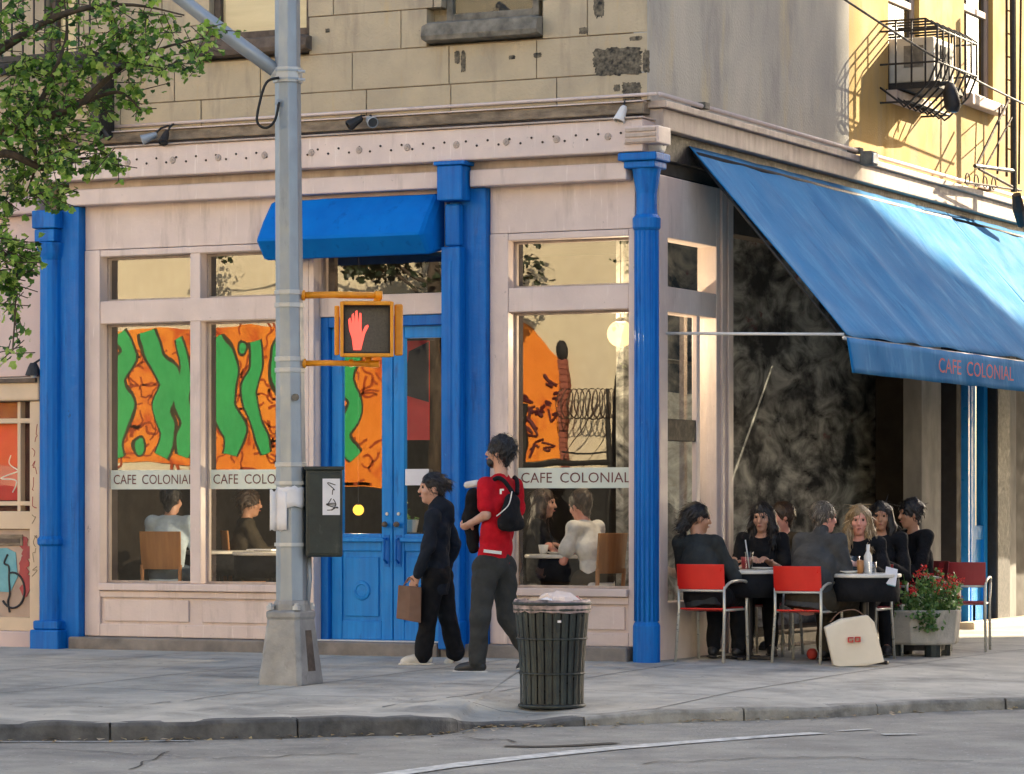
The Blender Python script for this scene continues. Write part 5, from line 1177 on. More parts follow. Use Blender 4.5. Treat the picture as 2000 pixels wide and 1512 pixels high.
    if hair in ('short', 'thick'):
        k = 1.10 if hair == 'thick' else 1.
        c.el(hd+u_*.045-hf*.030, (.087*k, .100*k, .092*k), .03, R); c.rc(hd-hf*.065-u_*.01, hd-hf*.06-u_*.07, .055, .042, .02, hf, .7)
    if hair == 'pony':
        c.el(hd+u_*.06-hf*.085, (.045, .045, .045), .03, R); c.rc(hd+u_*.05-hf*.10, hd-u_*.08-hf*.125, .042, .040, .03); c.rc(hd-u_*.08-hf*.125, hd-u_*.19-hf*.10, .040, .018, .03); c.rc(hd-hf*.065-u_*.01, hd-hf*.06-u_*.05, .055, .04, .02, hf, .7)
    if hair == 'bun': c.el(hd+u_*.03-hf*.11, (.05, .045, .05), .02, R); c.rc(hd-hf*.06-u_*.02, hd-hf*.055-u_*.06, .06, .045, .02, hf, .7)
    if hair == 'long':
        for sg_ in (-1, 1):
            c.rc(hd+r_*sg_*.055+u_*.03-hf*.02, hd+r_*sg_*.085-u_*.10-hf*.01, .052, .048, .03); c.rc(hd+r_*sg_*.085-u_*.10-hf*.01, hd+r_*sg_*.09-u_*.27+hf*.035, .048, .028, .03)
        c.rc(hd-hf*.05, hd-hf*.06-u_*.24, .085, .075, .03, hf, .6)
    c.sub(hd+hf*.112-u_*.040, (.060 if hair != 'long' else .050, .075, .095), R, .02)
    sdf_obj('hair', c, hairm, t, h*.8, .009 if hair == 'thick' else .006, 75 if hair == 'thick' else 50, 2)
    # loose strands lying on the hair so that it does not read as a cap
    hm = t.children[-1].data if False else [ch for ch in t.children if ch.name.startswith('hair')][0].data
    q = random.Random(int(abs(J['head'][0]*1000))+len(hair)); sm_ = MB(); nv = len(hm.vertices); ln = .10 if hair == 'long' else (.07 if hair in ('pony', 'bun') else .045)
    for _ in range(620 if h < .0095 else 300):
        vv = hm.vertices[q.randrange(nv)]; p = Vector(vv.co); nn = Vector(vv.normal); dn = Vector((0, 0, -1))-Vector(hf)*(.9 if hair in ('pony', 'bun') else .25); tg = dn-nn*dn.dot(nn)
        if tg.length < .05: tg = Vector(-hf)-nn*Vector(-hf).dot(nn)
        tg = (tg.normalized()+Vector((q.gauss(0, .3), q.gauss(0, .3), q.gauss(0, .3)))).normalized(); sd2 = tg.cross(nn).normalized()*q.uniform(.0018, .0034); L_ = ln*q.uniform(.5, 1.3)
        lift = q.uniform(.003, .010 if hair != 'thick' else .018); k_ = len(sm_.v)
        pts = [p+nn*.001, p+tg*L_*.5+nn*lift, p+tg*L_+nn*lift*.6]
        sm_.v += [tuple(pts[0]-sd2), tuple(pts[0]+sd2), tuple(pts[1]-sd2), tuple(pts[1]+sd2), tuple(pts[2])]; sm_.f += [(k_, k_+1, k_+3, k_+2), (k_+2, k_+3, k_+4)]
    ho = [ch for ch in t.children if ch.name.startswith('hair')][0]
    tag(obj('strands', sm_, 'strand_'+hairm, ho), kind='stuff')
    if beard:
        c = SDF(); c.el(hd-u_*.078+hf*.050, (.058, .050, .050), .02, R); c.sub(hd-u_*.045+hf*.105, (.045, .05, .028), R, .01); c.cut(hd-u_*.030, u_)
        sdf_obj('beard', c, hairm, t, h*.8, .003, 60)
    return body
def Fig(label, px, py, extra=0., group=None, cat='person'):
    p = GP(px, py); dp = depth_of(p)+extra; p = D(px, py, dp); z0 = gz(p.x, p.y); p.z = z0
    t = thing('person', label, cat, p, TH, group); k = dp/FPX; x0 = (px-1000)*dp/FPX
    def L(x, y, dy=0.):
        d = dp+dy; return ((x-1000)*d/FPX-x0, dy, CAMH+(HY-y)*d/FPX-z0)
    return t, L
# ---- man in the red shirt, walking left, back turned
t, L = Fig('man in a red T-shirt with black backpack walking left past the blue doors', 930, 1313, .12, 'people walking past the cafe')
mfw = (-.80, .60, 0)
J = dict(pel=L(965, 1100), chest=L(976, 985), neck=L(980, 925, .01), head=L(976, 884, .02), shL=L(948, 948, -.10), shR=L(1006, 950, .14), elL=L(949, 1006, -.16), wrL=L(920, 1022, -.02), elR=L(1012, 1012, .22), wrR=L(985, 1045, .30),
         hpL=L(948, 1112, -.05), hpR=L(984, 1114, .09), knL=L(938, 1205, -.10), knR=L(990, 1205, .10), anL=L(932, 1294, -.08), anR=L(1033, 1275, .20), toL=L(902, 1305, -.01), toR=L(1020, 1302, .28))
person(t, J, mfw, (-.93, .34, .10), 'tee', 'cloth_red', 'cloth_jean', 'skin', 'hair_black', 'thick', 1.0, 'short', 'shoe_dark', .0075, curl=.9, beard=True, sole='shoe_white', flare=.012, hem=.02, pnL=(-.3, .8, .2))
obj('shirt_logo', MB().box(-.016, .0, -.001, .001, -.04, .0).box(.0005, .018, -.001, .001, -.014, .0), 'white_paint', t, loc=L(980, 955, -.185), rot=-.3, local=True)
obj('belt_edge', MB().box(-.07, .07, -.004, .004, -.012, .012), 'white_paint', t, loc=L(962, 1078, -.175), rot=.25, local=True).rotation_euler = (0, .12, .1)
rootm = t
# his backpack
bp = thing('backpack', 'black backpack on the back of the man in the red shirt', 'backpack', t.location+Vector((0, 0, 1.1)), TH); ML = t.location
def LB(x, y, dy): v = L(x, y, dy); return (v[0], v[1], v[2]-1.1)
s = SDF(); bk_ = nrm(-np.array(mfw)); s.rc(LB(1000, 985, -.17), LB(998, 1012, -.19), .085, .105, .04, bk_, .62); s.rc(LB(985, 1022, -.19), LB(1010, 1022, -.13), .06, .06, .03)
sdf_obj('pack', s, 'cloth_black', bp, .008, .005, 30)
for pts in ([(1003, 965, -.19), (985, 940, -.14), (972, 934, -.09), (962, 940, -.10)], [(1010, 965, -.12), (1010, 940, -.02), (1004, 932, .02)]): obj('strap', MB().tube(smooth_curve([LB(*p) for p in pts], 5), .018, 8), 'cloth_black', bp, smooth=True)
obj('cord', MB().tube(smooth_curve([LB(1000, 960, -.262), (LB(994, 985, -.275)), LB(980, 1000, -.262), LB(970, 1008, -.235)], 5), .0045, 6), 'white_paint', bp, smooth=True)
# jacket he carries in front
jk = thing('carried_jacket', 'dark folded jacket with pale lining carried in front of the man in red', 'jacket', t.location+Vector((0, 0, .9)), TH)
def LJ(x, y, dy): v = L(x, y, dy); return (v[0], v[1], v[2]-.9)
s = SDF(); s.rc(LJ(924, 965, .06), LJ(920, 1010, .08), .055, .070, .03, (0, 1, 0), .6); s.rc(LJ(920, 1010, .08), LJ(924, 1072, .07), .065, .045, .03, (0, 1, 0), .6); sdf_obj('cloth', s, 'cloth_black', jk, .009, .006, 28)
s = SDF(); s.rc(LJ(912, 948, .07), LJ(932, 944, .05), .025, .03, .02); sdf_obj('lining', s, 'cloth_white', jk, .008, .004, 40)
# ---- woman in black, walking left
t, L = Fig('woman in a black hooded jacket and black trousers walking left by the doors', 842, 1298, .05, 'people walking past the cafe')
J = dict(pel=L(853, 1120), chest=L(854, 1030), neck=L(852, 988), head=L(844, 954), shL=L(845, 1006, -.13), shR=L(866, 1004, .13), elL=L(836, 1070, -.19), wrL=L(815, 1124, -.16), elR=L(888, 1062, .18), wrR=L(872, 1112, .20),
         hpL=L(846, 1130, -.07), hpR=L(862, 1130, .08), knL=L(836, 1210, -.06), knR=L(875, 1208, .08), anL=L(826, 1280, -.05), anR=L(890, 1276, .10), toL=L(797, 1290, -.05), toR=L(882, 1291, .10))
person(t, J, (-1, .05, 0), (-.97, -.18, -.04), 'jacket', 'cloth_navy', 'cloth_black', 'skin', 'hair_black', 'bun', .92, 'long', 'shoe_white', .0075, sole='shoe_white', curl=1.1, flare=.022, hood=True, hem=.17, hup=(.12, 0, 1))
sbag = thing('carried_bag', 'brown paper carrier bag held by the woman in black', 'bag', t.location+Vector((0, 0, .2)), TH)
def LG(x, y, dy): v = L(x, y, dy); return (v[0], v[1], v[2]-.2)
m = MB(); pts = [(778, 1143), (823, 1147), (822, 1217), (774, 1208)]
rg = []
for f_ in (0, .33, .66, 1):
    a = [pts[0][i]*(1-f_)+pts[3][i]*f_ for i in (0, 1)]; c = [pts[1][i]*(1-f_)+pts[2][i]*f_ for i in (0, 1)]; dd = .05+.03*f_
    rg.append([LG(a[0], a[1], -.16-dd), LG((a[0]+c[0])/2+1, (a[1]+c[1])/2, -.165-dd*1.1), LG(c[0], c[1], -.16-dd), LG(c[0], c[1], -.16+dd), LG((a[0]+c[0])/2, (a[1]+c[1])/2, -.16+dd*.8), LG(a[0], a[1], -.16+dd)])
obj('pouch', m.loft(rg), 'bag_brown', sbag, bevel=.006)
for dy in (-.20, -.12): obj('strap', MB().tube(smooth_curve([LG(787, 1146, dy), LG(800, 1128, -.16), LG(812, 1140, -.16), LG(816, 1148, dy)], 5), .006, 6), 'bag_brown', sbag, smooth=True)

# ================================================================ PAVEMENT TABLES
def cafe_chair(label, x, y, rot, group='red metal-framed cafe chairs on the pavement', m_='red_plastic', arms=True):
    t = thing('cafe_chair', label, 'chair', (x, y, gz(x, y)), rot, group); w2, d2 = .20, .22
    def panel(z0, z1, yb, curve, th):
        rings = []
        for i in range(13):
            u = -1+2*i/12; yy = yb-curve*(1-u*u); rings.append([(u*w2*1.04, yy, z0), (u*w2*1.04, yy-.02, z1), (u*w2*1.04, yy-.02+th, z1), (u*w2*1.04, yy+th, z0)])
        return MB().loft(rings)
    obj('backrest', panel(.595, .80, -d2-.012, .035, .010), m_, t, bevel=.004)
    obj('back_rail', MB().tube([(u*w2, -d2-.035*(1-u*u)-.004, .585) for u in np.linspace(-1, 1, 9)], .011, 8), 'chair_metal', t, smooth=True)
    rings = [[(-w2+.01, yy, .43-.02*math.sin(math.pi*(yy+d2)/(2*d2))), (w2-.01, yy, .43-.02*math.sin(math.pi*(yy+d2)/(2*d2))), (w2-.01, yy, .443-.02*math.sin(math.pi*(yy+d2)/(2*d2))), (-w2+.01, yy, .443-.02*math.sin(math.pi*(yy+d2)/(2*d2)))] for yy in np.linspace(-d2, d2, 8)]
    obj('seat', MB().loft(rings), m_, t, bevel=.004)
    for sx in (-1, 1):
        obj('leg', MB().tube([(sx*w2*1.0, -d2-.005, .62), (sx*w2, -d2, .43), (sx*w2*1.05, -d2-.05, .0)], .0125, 8), 'chair_metal', t, smooth=True)
        obj('leg', MB().tube([(sx*w2*1.12, d2, .62 if arms else .44), (sx*w2*1.08, d2, .43), (sx*w2*1.10, d2+.03, .0)], .0125, 8), 'chair_metal', t, smooth=True)
        obj('side_rail', MB().tube([(sx*w2, -d2, .425), (sx*w2, d2, .425)], .011, 6), 'chair_metal', t, smooth=True)
        if arms: obj('armrest', MB().tube(smooth_curve([(sx*w2, -d2-.006, .60), (sx*w2*1.1, -d2+.1, .655), (sx*w2*1.14, d2-.05, .655), (sx*w2*1.12, d2, .61)], 4), .0125, 8), 'chair_metal', t, smooth=True)
    return t
def cafe_table(label, x, y, r=.30, z=None, group='small cafe tables', base='table_dark'):
    z = gz(x, y) if z is None else z; t = thing('cafe_table', label, 'table', (x, y, z), 0, group)
    obj('table_top', MB().lathe([(r-.01, .715), (r, .72), (r, .742), (r-.012, .748)], (0, 0, 0), 32), 'table_white', t, smooth=False, bevel=.003)
    obj('pedestal', MB().lathe([(.03, .03), (.03, .70), (.10, .714)], (0, 0, 0), 14), base, t, smooth=False); obj('foot', MB().box(-.2, .2, -.025, .025, .0, .03).box(-.025, .025, -.2, -.0251, .0, .029).box(-.025, .025, .0251, .2, .0, .029), base, t, bevel=.006)
    obj('skirt', MB().lathe([(r*.93, .52), (r*.96, .60), (r*.94, .7145)], (0, 0, 0), 32), 'cloth_black', t, smooth=True)
    return t
def on_table(name, label, cat, x, y, mb, m_, z=.748, group='tableware on the cafe tables', extra=None, smooth=True):
    o = obj(name, mb, m_, loc=(x, y, gz(x, y)+z), smooth=smooth); return tag(o, label, cat, group)
def glass_(name, label, x, y, h=.13, r=.034, m_='glass_clear'): return on_table(name, label, 'glass', x, y, MB().lathe([(r*.8, 0), (r, h), (r*.92, h), (r*.74, .008)], (0, 0, 0), 14), m_)
def plate_(label, x, y, r=.10): return on_table('plate', label, 'plate', x, y, MB().lathe([(r*.6, 0), (r, .018), (r*.98, .021), (r*.55, .006)], (0, 0, 0), 20), 'plate')
c1 = GP(1359, 1294); c2 = GP(1550, 1297)
CH1 = (c1.x+.03, c1.y+.27); CH2 = (c2.x+.02, c2.y+.27)
cafe_chair('red cafe chair beside the corner column under the ponytailed woman', *CH1, 0)
cafe_chair('bright red cafe chair with the grey-jacketed man, left of the white bag', *CH2, 0)
T1 = (.52, .86); T2 = (1.47, 1.06); T3_ = (.72, 3.1)
cafe_table('round white-topped table between the ponytailed woman and the long-haired woman', *T1); cafe_table('round white-topped table in front of the blonde woman', *T2); cafe_table('round table at the back in front of the man at far right', *T3_, r=.28)
cafe_chair('red chair under the long black-haired woman', .40, 1.62, math.pi, m_='red_dull'); cafe_chair('red chair under the blonde woman', 1.20, 1.70, math.pi, m_='red_dull', arms=False)
cafe_chair('dark red empty chair behind the flower planter', 1.45, 3.75, .25, m_='red_dull')
cafe_chair('dark red chair under the man seated at far right', 1.12, 3.30, math.pi*.80, m_='red_dull')
plate_('white plate on the ponytailed woman\'s table, left', .40, .74); plate_('white plate on the long-haired woman\'s side of the left table', .60, .98); plate_('white plate on the table of the blonde woman', 1.38, .92); plate_('white plate on the rearmost table', .78, 3.0, .11)
def bottle(label, x, y, h, m_): return on_table('bottle', label, 'bottle', x, y, MB().lathe([(.03, 0), (.034, .02), (.034, h*.6), (.014, h*.78), (.014, h)], (0, 0, 0), 14), m_)
glass_('drink_glass', 'tall glass with a straw on the left table', .58, .72, .15); on_table('straw', 'white drinking straw in the tall glass on the left table', 'straw', .58, .72, MB().tube([(0, 0, .02), (-.035, 0, .25)], .006, 6), 'white_paint')
glass_('drink_glass', 'clear tumbler on the blonde woman\'s table', 1.40, 1.0, .14, .045); bottle('pale bottle on the blonde woman\'s table', 1.52, .99, .24, 'plate'); glass_('drink_glass', 'small glass beside the pale bottle', 1.58, .93, .10, .035, 'glass'); glass_('drink_glass', 'amber glass on the blonde woman\'s table', 1.49, .89, .11, .03, 'wood_chair')
on_table('red_cup', 'dark red drink on the left table in the long-haired woman\'s hands', 'cup', .43, 1.02, MB().lathe([(.034, 0), (.042, .10), (.038, .10), (.03, .01)], (0, 0, 0), 14), 'red_dull')
mc = thing('menu_card', 'pale blue menu card tilted at the edge of the blonde woman\'s table', 'card', (1.73, .95, gz(1.73, .95)+.72), TH); o = obj('card', MB().box(-.05, .05, -.003, .003, -.06, .09), 'white_paper', mc); o.rotation_euler = (-.4, .25, .15); o = obj('back_cover', MB().box(-.05, .05, .004, .007, -.065, .085), 'graf_teal', mc); o.rotation_euler = (-.4, .25, .15)

def seated(label, x, y, ang, lean=.0, twist=0., hz=0., headf=None, arms='table', hr=0., sit=.44, spread=.10, z=None, height=1., group='people at the pavement tables', crossed=False):
    """seated joints, local +y forward"""
    z = gz(x, y) if z is None else z; t = thing('person', label, 'person', (x, y, z), ang, group); k = height
    pel = V(0, -.08, sit+.10); up = V(math.sin(twist), math.sin(lean), math.cos(lean)); up = nrm(up)
    ch = pel+up*.30*k; nk = pel+up*.50*k; hd = nk+up*.06+V(0, .03, .085)
    J = dict(pel=pel, chest=ch, neck=nk, head=hd)
    for q, s in (('L', -1), ('R', 1)):
        J['sh'+q] = pel+up*.45*k+V(s*.165*k, 0, 0)
        if arms == 'table': J['el'+q] = V(s*.23, .12, sit+.25)+V(up[0]*.2, 0, 0); J['wr'+q] = V(s*.09, .34, sit+.355)
        elif arms == 'up': J['el'+q] = V(s*.21, .16, sit+.25); J['wr'+q] = V(s*.05, .30, sit+.42)
        else: J['el'+q] = V(s*.24, -.02, sit+.24); J['wr'+q] = V(s*.14, .20, sit+.16)
        J['hp'+q] = V(s*.09, 0, sit+.085); J['kn'+q] = V(s*spread, .40, sit+.07); J['an'+q] = V(s*spread, .36 if s < 0 else .42, .09); J['to'+q] = J['an'+q]+V(s*.02, .13, -.04)
    return t, J
def local_dir(t, wx, wy, wz=0.):
    a = -t.rotation_euler.z; return (wx*math.cos(a)-wy*math.sin(a), wx*math.sin(a)+wy*math.cos(a), wz)
# ponytailed woman, back to us
t, J = seated('woman with dark ponytail in a charcoal top seated back turned, beside corner column', CH1[0]-.06, CH1[1]+.02, -.05, .16, -.16, sit=.44)
person(t, J, (0, 1, 0), (.75, .62, -.15), 'top', 'cloth_darkgrey', 'cloth_black', 'skin_tan', 'hair_black', 'pony', .98, 'long', h=.0085)
# long-haired woman facing us
t, J = seated('woman with long black hair in a black T-shirt facing the street at the left table', .36, 1.58, math.pi+.30, .14)
person(t, J, (0, 1, 0), (.18, .95, -.20), 'tee', 'cloth_black', 'cloth_black', 'skin', 'hair_black', 'long', .95, 'short', h=.008)
# man in grey jacket, back to us
t, J = seated('man in a grey jacket seated with his back turned on the bright red chair', CH2[0]+.04, CH2[1]+.02, -.18, .24, .10, height=1.06)
person(t, J, (0, 1, 0), (.45, .88, -.10), 'jacket', 'cloth_grey', 'cloth_olive', 'skin_pink', 'hair_grey', 'short', 1.22, 'long', h=.0085)
# blonde woman
t, J = seated('woman with long blonde hair in black facing the street at the right table', 1.20, 1.68, math.pi+.25, .16)
person(t, J, (0, 1, 0), (-.12, .97, -.16), 'top', 'cloth_black', 'cloth_black', 'skin_pink', 'hair_blonde', 'long', .93, 'long', h=.008)
# pink-faced person behind
t, J = seated('pink-faced person leaning in behind the long-haired woman', .12, 2.75, math.pi-.25, .2)
person(t, J, (0, 1, 0), (.5, .85, -.1), 'top', 'cloth_olive', 'cloth_black', 'skin_pink', 'hair_brown', 'short', .98, 'long', h=.010)
cafe_chair('red chair of the pink-faced person behind the long-haired woman', .12, 2.75, math.pi-.25, m_='red_dull')
# dark-haired woman behind the blonde
t, J = seated('woman with long dark hair in black seated behind the blonde woman', 1.10, 2.50, math.pi+.2, .08, height=1.04)
person(t, J, (0, 1, 0), (-.1, .97, -.15), 'top', 'cloth_black', 'cloth_black', 'skin_tan', 'hair_black', 'long', .95, 'long', h=.010)
cafe_chair('red chair of the dark-haired woman behind the blonde', 1.10, 2.50, math.pi+.2, m_='red_dull', arms=False)
# man at the far right
t, J = seated('man with thick dark hair in a black shirt turned away at far right', 1.14, 3.26, math.pi*.80, .14, height=1.08)
person(t, J, (0, 1, 0), (.2, .95, -.1), 'top', 'cloth_black', 'cloth_black', 'skin_tan', 'hair_black', 'thick', 1.05, 'long', h=.010)

# ---- flower planter
pc = GP(1803, 1284)+RY*.30; pc = Vector((pc.x, pc.y, 0)); pc.z = gz(pc.x, pc.y)
pl = thing('flower_planter', 'round whitish concrete planter of red flowers standing on dark feet', 'planter', pc, TH)
pr = .365
obj('bowl', MB().lathe([(pr*.90, .10), (pr*.95, .12), (pr*1.0, .35), (pr*1.02, .40), (pr*.94, .40), (pr*.90, .34)], (0, 0, 0), 10), 'planter', pl, bevel=.01)
obj('soil', MB().lathe([(pr*.90, .33), (pr*.5, .37), (.02, .385)], (0, 0, 0), 16), 'soil', pl)
for an in (.4, 1.97, 3.54, 5.11): obj('foot', MB().lathe([(.07, -.01), (.075, .10), (.06, .115)], (pr*.66*math.cos(an), pr*.66*math.sin(an), 0), 10), 'can_metal', pl)
obj('dolly', MB().lathe([(pr*.62, .05), (pr*.64, .108)], (0, 0, 0), 20), 'black_iron', pl)
gm = MB(); fl = MB(); st = MB(); q = random.Random(21)
for i in range(70):
    an, r = q.uniform(0, 6.28), math.sqrt(q.random())*pr*.85; hh = q.uniform(.14, .42)*(1.15-r/pr*.5); lean_ = Vector((math.cos(an), math.sin(an), 0))*q.uniform(.02, .14)
    b_ = Vector((r*math.cos(an), r*math.sin(an), .36)); e = b_+lean_+Vector((0, 0, hh))
    st.tube([b_, b_.lerp(e, .5)+Vector((0, 0, .02)), e], .0035, 4)
    for k in range(15): leaf(gm, b_.lerp(e, q.random())+Vector((q.gauss(0, .035), q.gauss(0, .035), q.gauss(0, .02))), q.uniform(.025, .05), q)
    if q.random() < .62:
        c_ = e+Vector((0, 0, .015))
        for k in range(16): leaf(fl, c_+Vector((q.gauss(0, .014), q.gauss(0, .014), q.gauss(0, .016))), q.uniform(.014, .024), q)
for i in range(90):   # trailing greenery over the rim towards the street
    leaf(gm, Vector((q.gauss(.02, .06), -pr*1.0-q.uniform(0, .03), .40-q.random()*.16)), q.uniform(.03, .055), q)
tag(obj('greenery', gm, 'planter_leaves', pl), kind='stuff'); tag(obj('blossom', fl, 'petals', pl), kind='stuff'); tag(obj('stems', st, 'planter_leaves', pl), kind='stuff')
# ---- white paper shopping bag, leaning
wb = GP(1672, 1303)+RY*.05; wb = Vector((wb.x, wb.y, 0)); wb.z = gz(wb.x, wb.y)
bg_ = thing('shopping_bag', 'white paper shopping bag with small red print leaning beside the red chair', 'bag', wb, TH)
bs_ = depth_of(wb)/FPX
out = [(1611, 1223), (1642, 1207), (1695, 1199), (1707, 1212), (1727, 1290), (1690, 1298), (1640, 1302), (1628, 1296)]
o2 = [((x-1672)*bs_, (1300-y)*bs_) for x, y in out]; k = len(o2)
def lay(dy, sh): return [(x*sh+.0, dy+.02*noise.noise(Vector((x*9, z*9, dy*5))), max(.004, z*(1 if sh == 1 else .985))) for x, z in o2]
obj('paper', MB().loft([lay(-.06, 1), lay(-.02, 1.01), lay(.05, 1.0), lay(.09, .96)]), 'bag_white', bg_, bevel=.006)
zc_ = (1300-1247)*bs_; 
yb = -.075
mk = MB()
for x0, x1, z0, z1 in ((1655, 1666, 1249.5, 1252), (1655, 1657.5, 1243, 1249.5), (1655, 1666, 1241.5, 1244), (1663.5, 1666, 1246.5, 1249.5), (1669, 1680, 1248.5, 1251), (1669, 1671.5, 1242.5, 1248.5), (1669, 1680, 1240.5, 1243), (1677.5, 1680, 1243, 1248.5)): mk.box((x0-1672)*bs_, (x1-1672)*bs_, -.092, -.072, (1300-z1)*bs_, (1300-z0)*bs_)
obj('red_print', mk, 'print_red', bg_)
obj('handle', MB().tube(smooth_curve([(-.20, .05, .36), (-.12, .06, .44), (.0, .06, .46), (.08, .05, .41)], 5), .005, 6), 'bag_brown', bg_)
rb = GP(1578, 1290); tag(obj('red_ball', MB().sphere((0, 0, .05), (.048, .048, .05)), 'print_red', loc=(rb.x, rb.y+.1, gz(rb.x, rb.y)), smooth=True), 'small dull red ball under the bright red chair', 'ball')

# ================================================================ INSIDE THE CAFE
def wood_chair(label, x, y, rot, z=.1, hgt=.93, group='wooden chairs inside the cafe'):
    t = thing('wooden_chair', label, 'chair', (x, y, z), rot, group)
    obj('backrest', MB().loft([[(u*.19, -.20-.03*(1-u*u), hgt-.34), (u*.20, -.23-.03*(1-u*u), hgt), (u*.20, -.212-.03*(1-u*u), hgt), (u*.19, -.182-.03*(1-u*u), hgt-.34)] for u in np.linspace(-1, 1, 9)]), 'wood_chair', t, bevel=.004)
    obj('seat', MB().box(-.2, .2, -.2, .2, .43, .46), 'wood_chair', t, bevel=.01)
    for sx in (-1, 1):
        obj('leg', MB().tube([(sx*.185, -.2, hgt-.3), (sx*.18, -.19, .43), (sx*.19, -.22, 0)], .018, 8), 'wood_chair', t, smooth=True); obj('leg', MB().tube([(sx*.18, .18, .43), (sx*.19, .19, 0)], .018, 8), 'wood_chair', t, smooth=True)
    return t
p = F(335, 1000, .75)
wood_chair('brown wooden chair behind the left window under the man in light blue', p.x, .72, .15)
t, J = seated('man in a light blue shirt seated with his back to the left window', p.x-.02, .76, .15, .16, z=.1, group='people inside the cafe', height=1.06)
person(t, J, (0, 1, 0), (.2, .95, -.1), 'top', 'cloth_lightblue', 'denim', 'skin', 'hair_black', 'short', 1.05, 'long', h=.010)
cafe_table('dark table behind the left window in front of the man in light blue', p.x+.05, 1.45, .35, .1, 'tables inside the cafe')
p = F(455, 1010, 1.6)
t, J = seated('dim figure in dark clothes seated deep behind the middle window', p.x, 1.9, -.9, .1, z=.1, group='people inside the cafe'); person(t, J, (0, 1, 0), (.2, .95, -.1), 'top', 'cloth_olive', 'cloth_black', 'skin_tan', 'hair_brown', 'thick', 1.0, 'long', h=.012)
wood_chair('wooden chair under the dim figure behind the middle window', p.x, 1.88, -.9)
pf = F(520, 1090, .9); cafe_table('table with a white menu behind the window beside the lamp post', pf.x, .95, .33, .1, 'tables inside the cafe'); tag(obj('menu', MB().box(-.13, .13, -.08, .08, 0, .012), 'white_paper', loc=(pf.x, .85, .86)), 'white menu lying on the table behind the lamp post', 'menu')
# right window party
p = F(1150, 1040, .62)
t, J = seated('person in a white shirt bending to the left behind the right window', p.x, .66, 1.35, .30, z=.1, group='people inside the cafe'); person(t, J, (0, 1, 0), (.1, .95, -.3), 'tee', 'cloth_white', 'cloth_olive', 'skin_pink', 'hair_brown', 'short', 1.0, 'short', h=.010)
wood_chair('tan wooden chair under the person in white behind the right window', p.x+.02, .64, 1.35)
p2 = F(1062, 1030, .75)
t, J = seated('person in black seated at the left of the right window', p2.x-.10, .95, -1.2, .1, z=.1, group='people inside the cafe'); person(t, J, (0, 1, 0), (.1, .95, -.1), 'top', 'cloth_black', 'cloth_black', 'skin', 'hair_brown', 'long', 1.0, 'long', h=.011)
wood_chair('wooden chair under the person in black in the right window', p2.x-.12, .96, -1.2)
pt = F(1085, 1085, .62); cafe_table('dark table with dishes behind the right window', pt.x, .66, .28, .1, 'tables inside the cafe')
def dish(name, label, x, y, mb, m_, cat): return tag(obj(name, mb, m_, loc=(x, y, .849), smooth=True), label, cat, 'dishes inside the cafe')
dish('plate', 'white plate on the dark table behind the right window', pt.x+.06, .56, MB().lathe([(.07, 0), (.11, .02), (.10, .022), (.06, .006)], (0, 0, 0), 18), 'plate', 'plate'); dish('cup', 'white cup at the left of the dark table behind the right window', pt.x-.08, .55, MB().lathe([(.03, 0), (.045, .08), (.04, .08), (.028, .01)], (0, 0, 0), 14), 'plate', 'cup'); dish('drink_glass', 'drink glass on the dark table behind the right window', pt.x+.0, .62, MB().lathe([(.028, 0), (.034, .12), (.03, .12), (.024, .008)], (0, 0, 0), 12), 'glass_clear', 'glass')
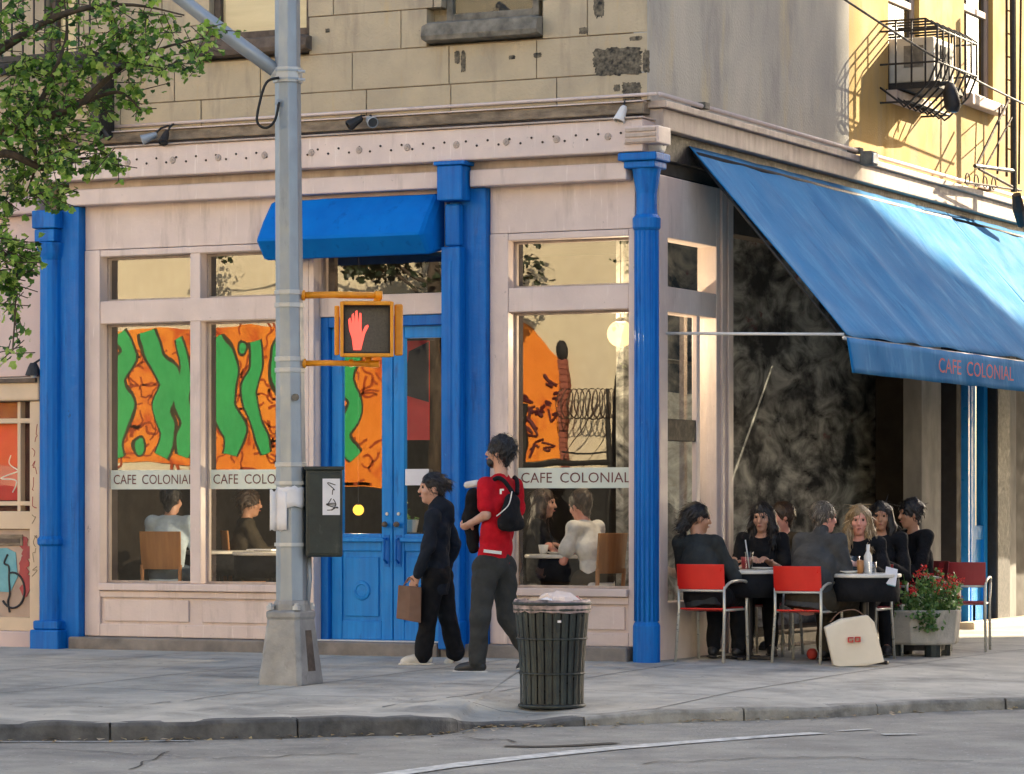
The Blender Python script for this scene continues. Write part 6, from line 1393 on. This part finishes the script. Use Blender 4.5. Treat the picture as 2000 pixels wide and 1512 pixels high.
# lamps, posters, plant
def pendant(label, px, py, b, r, m_, watt):
    c_ = F(px, py, b); t = thing('pendant_lamp', label, 'lamp', c_, 0, 'lit lamps inside the cafe'); obj('globe', MB().sphere((0, 0, 0), r, 16, 10), m_, t, smooth=True); obj('cap', MB().lathe([(r*.4, r*.88), (r*.42, r*1.05), (.02, r*1.2)], (0, 0, 0), 12), 'black_iron', t); obj('cord', MB().tube([(0, 0, r*1.1), (0, 0, 3.99-c_.z)], .006, 6), 'black_iron', t)
    li = bpy.data.lights.new('bulb', 'POINT'); li.energy = watt; li.color = (1, .78, .5); li.shadow_soft_size = .012; lo_ = bpy.data.objects.new('bulb', li); COL.objects.link(lo_); lo_.parent = t; lo_.location = (0, 0, 0)
pendant('peach globe lamp glowing inside the right window', 1212, 652, .9, .115, 'lamp_globe', 60); pendant('small yellow globe lamp glowing inside the left door pane', 700, 996, 1.2, .05, 'lamp_yellow', 90)
a_, c_ = F(768, 860, 1.0), F(838, 665, 1.0); t = thing('red_banner', 'red and black banner hanging behind the right door pane', 'banner', (0, 1.0, a_.z), world=True); obj('cloth', MB().box(a_.x, c_.x, 1.0, 1.012, a_.z, c_.z), 'poster_red', t); obj('black_print', MB().prism([(a_.x+.10, a_.z+.4), (a_.x+.16, a_.z+.78), (c_.x, c_.z-.01), (c_.x, a_.z+.33)], (0, .994, 0), (1, 0, 0), (0, 0, 1), (0, 1, 0), .004), 'ink', t); obj('rod', MB().tube([(a_.x-.05, 1.006, c_.z+.012), (c_.x+.05, 1.006, c_.z+.012)], .014, 8), 'ink', t)
a_, c_ = F(792, 948, .165), F(838, 916, .165); tag(obj('paper_sign', MB().box(a_.x, c_.x, .160, .1635, a_.z, c_.z), 'white_paper'), 'blank white paper sign taped inside the right door pane', 'sign')
pp = F(796, 1038, .34); t = thing('potted_plant', 'small cream pot with a thin stem behind the right door pane', 'plant', (pp.x, .40, 1.03)); obj('pot', MB().lathe([(.05, 0), (.07, .11), (.062, .11), (.045, .01)], (0, 0, 0), 14), 'table_white', t); obj('stem', MB().tube([(0, 0, .05), (-.04, 0, .16), (-.11, 0, .27)], .006, 6), 'planter_leaves', t)
gm2 = MB(); [leaf(gm2, Vector((-.11*k/14+q.gauss(0, .02), q.gauss(0, .02), .1+.17*k/14)), .05, q) for k in range(15)]; obj('leaves', gm2, 'planter_leaves', t)
t = thing('plant_stand', 'dark stand carrying the small potted plant inside the door', 'stand', (pp.x, .40, .1)); obj('shelf', MB().lathe([(.10, .905), (.10, .93)], (0, 0, 0), 16), 'table_dark', t); obj('column', MB().lathe([(.09, 0), (.02, .05), (.02, .905)], (0, 0, 0), 12), 'table_dark', t)
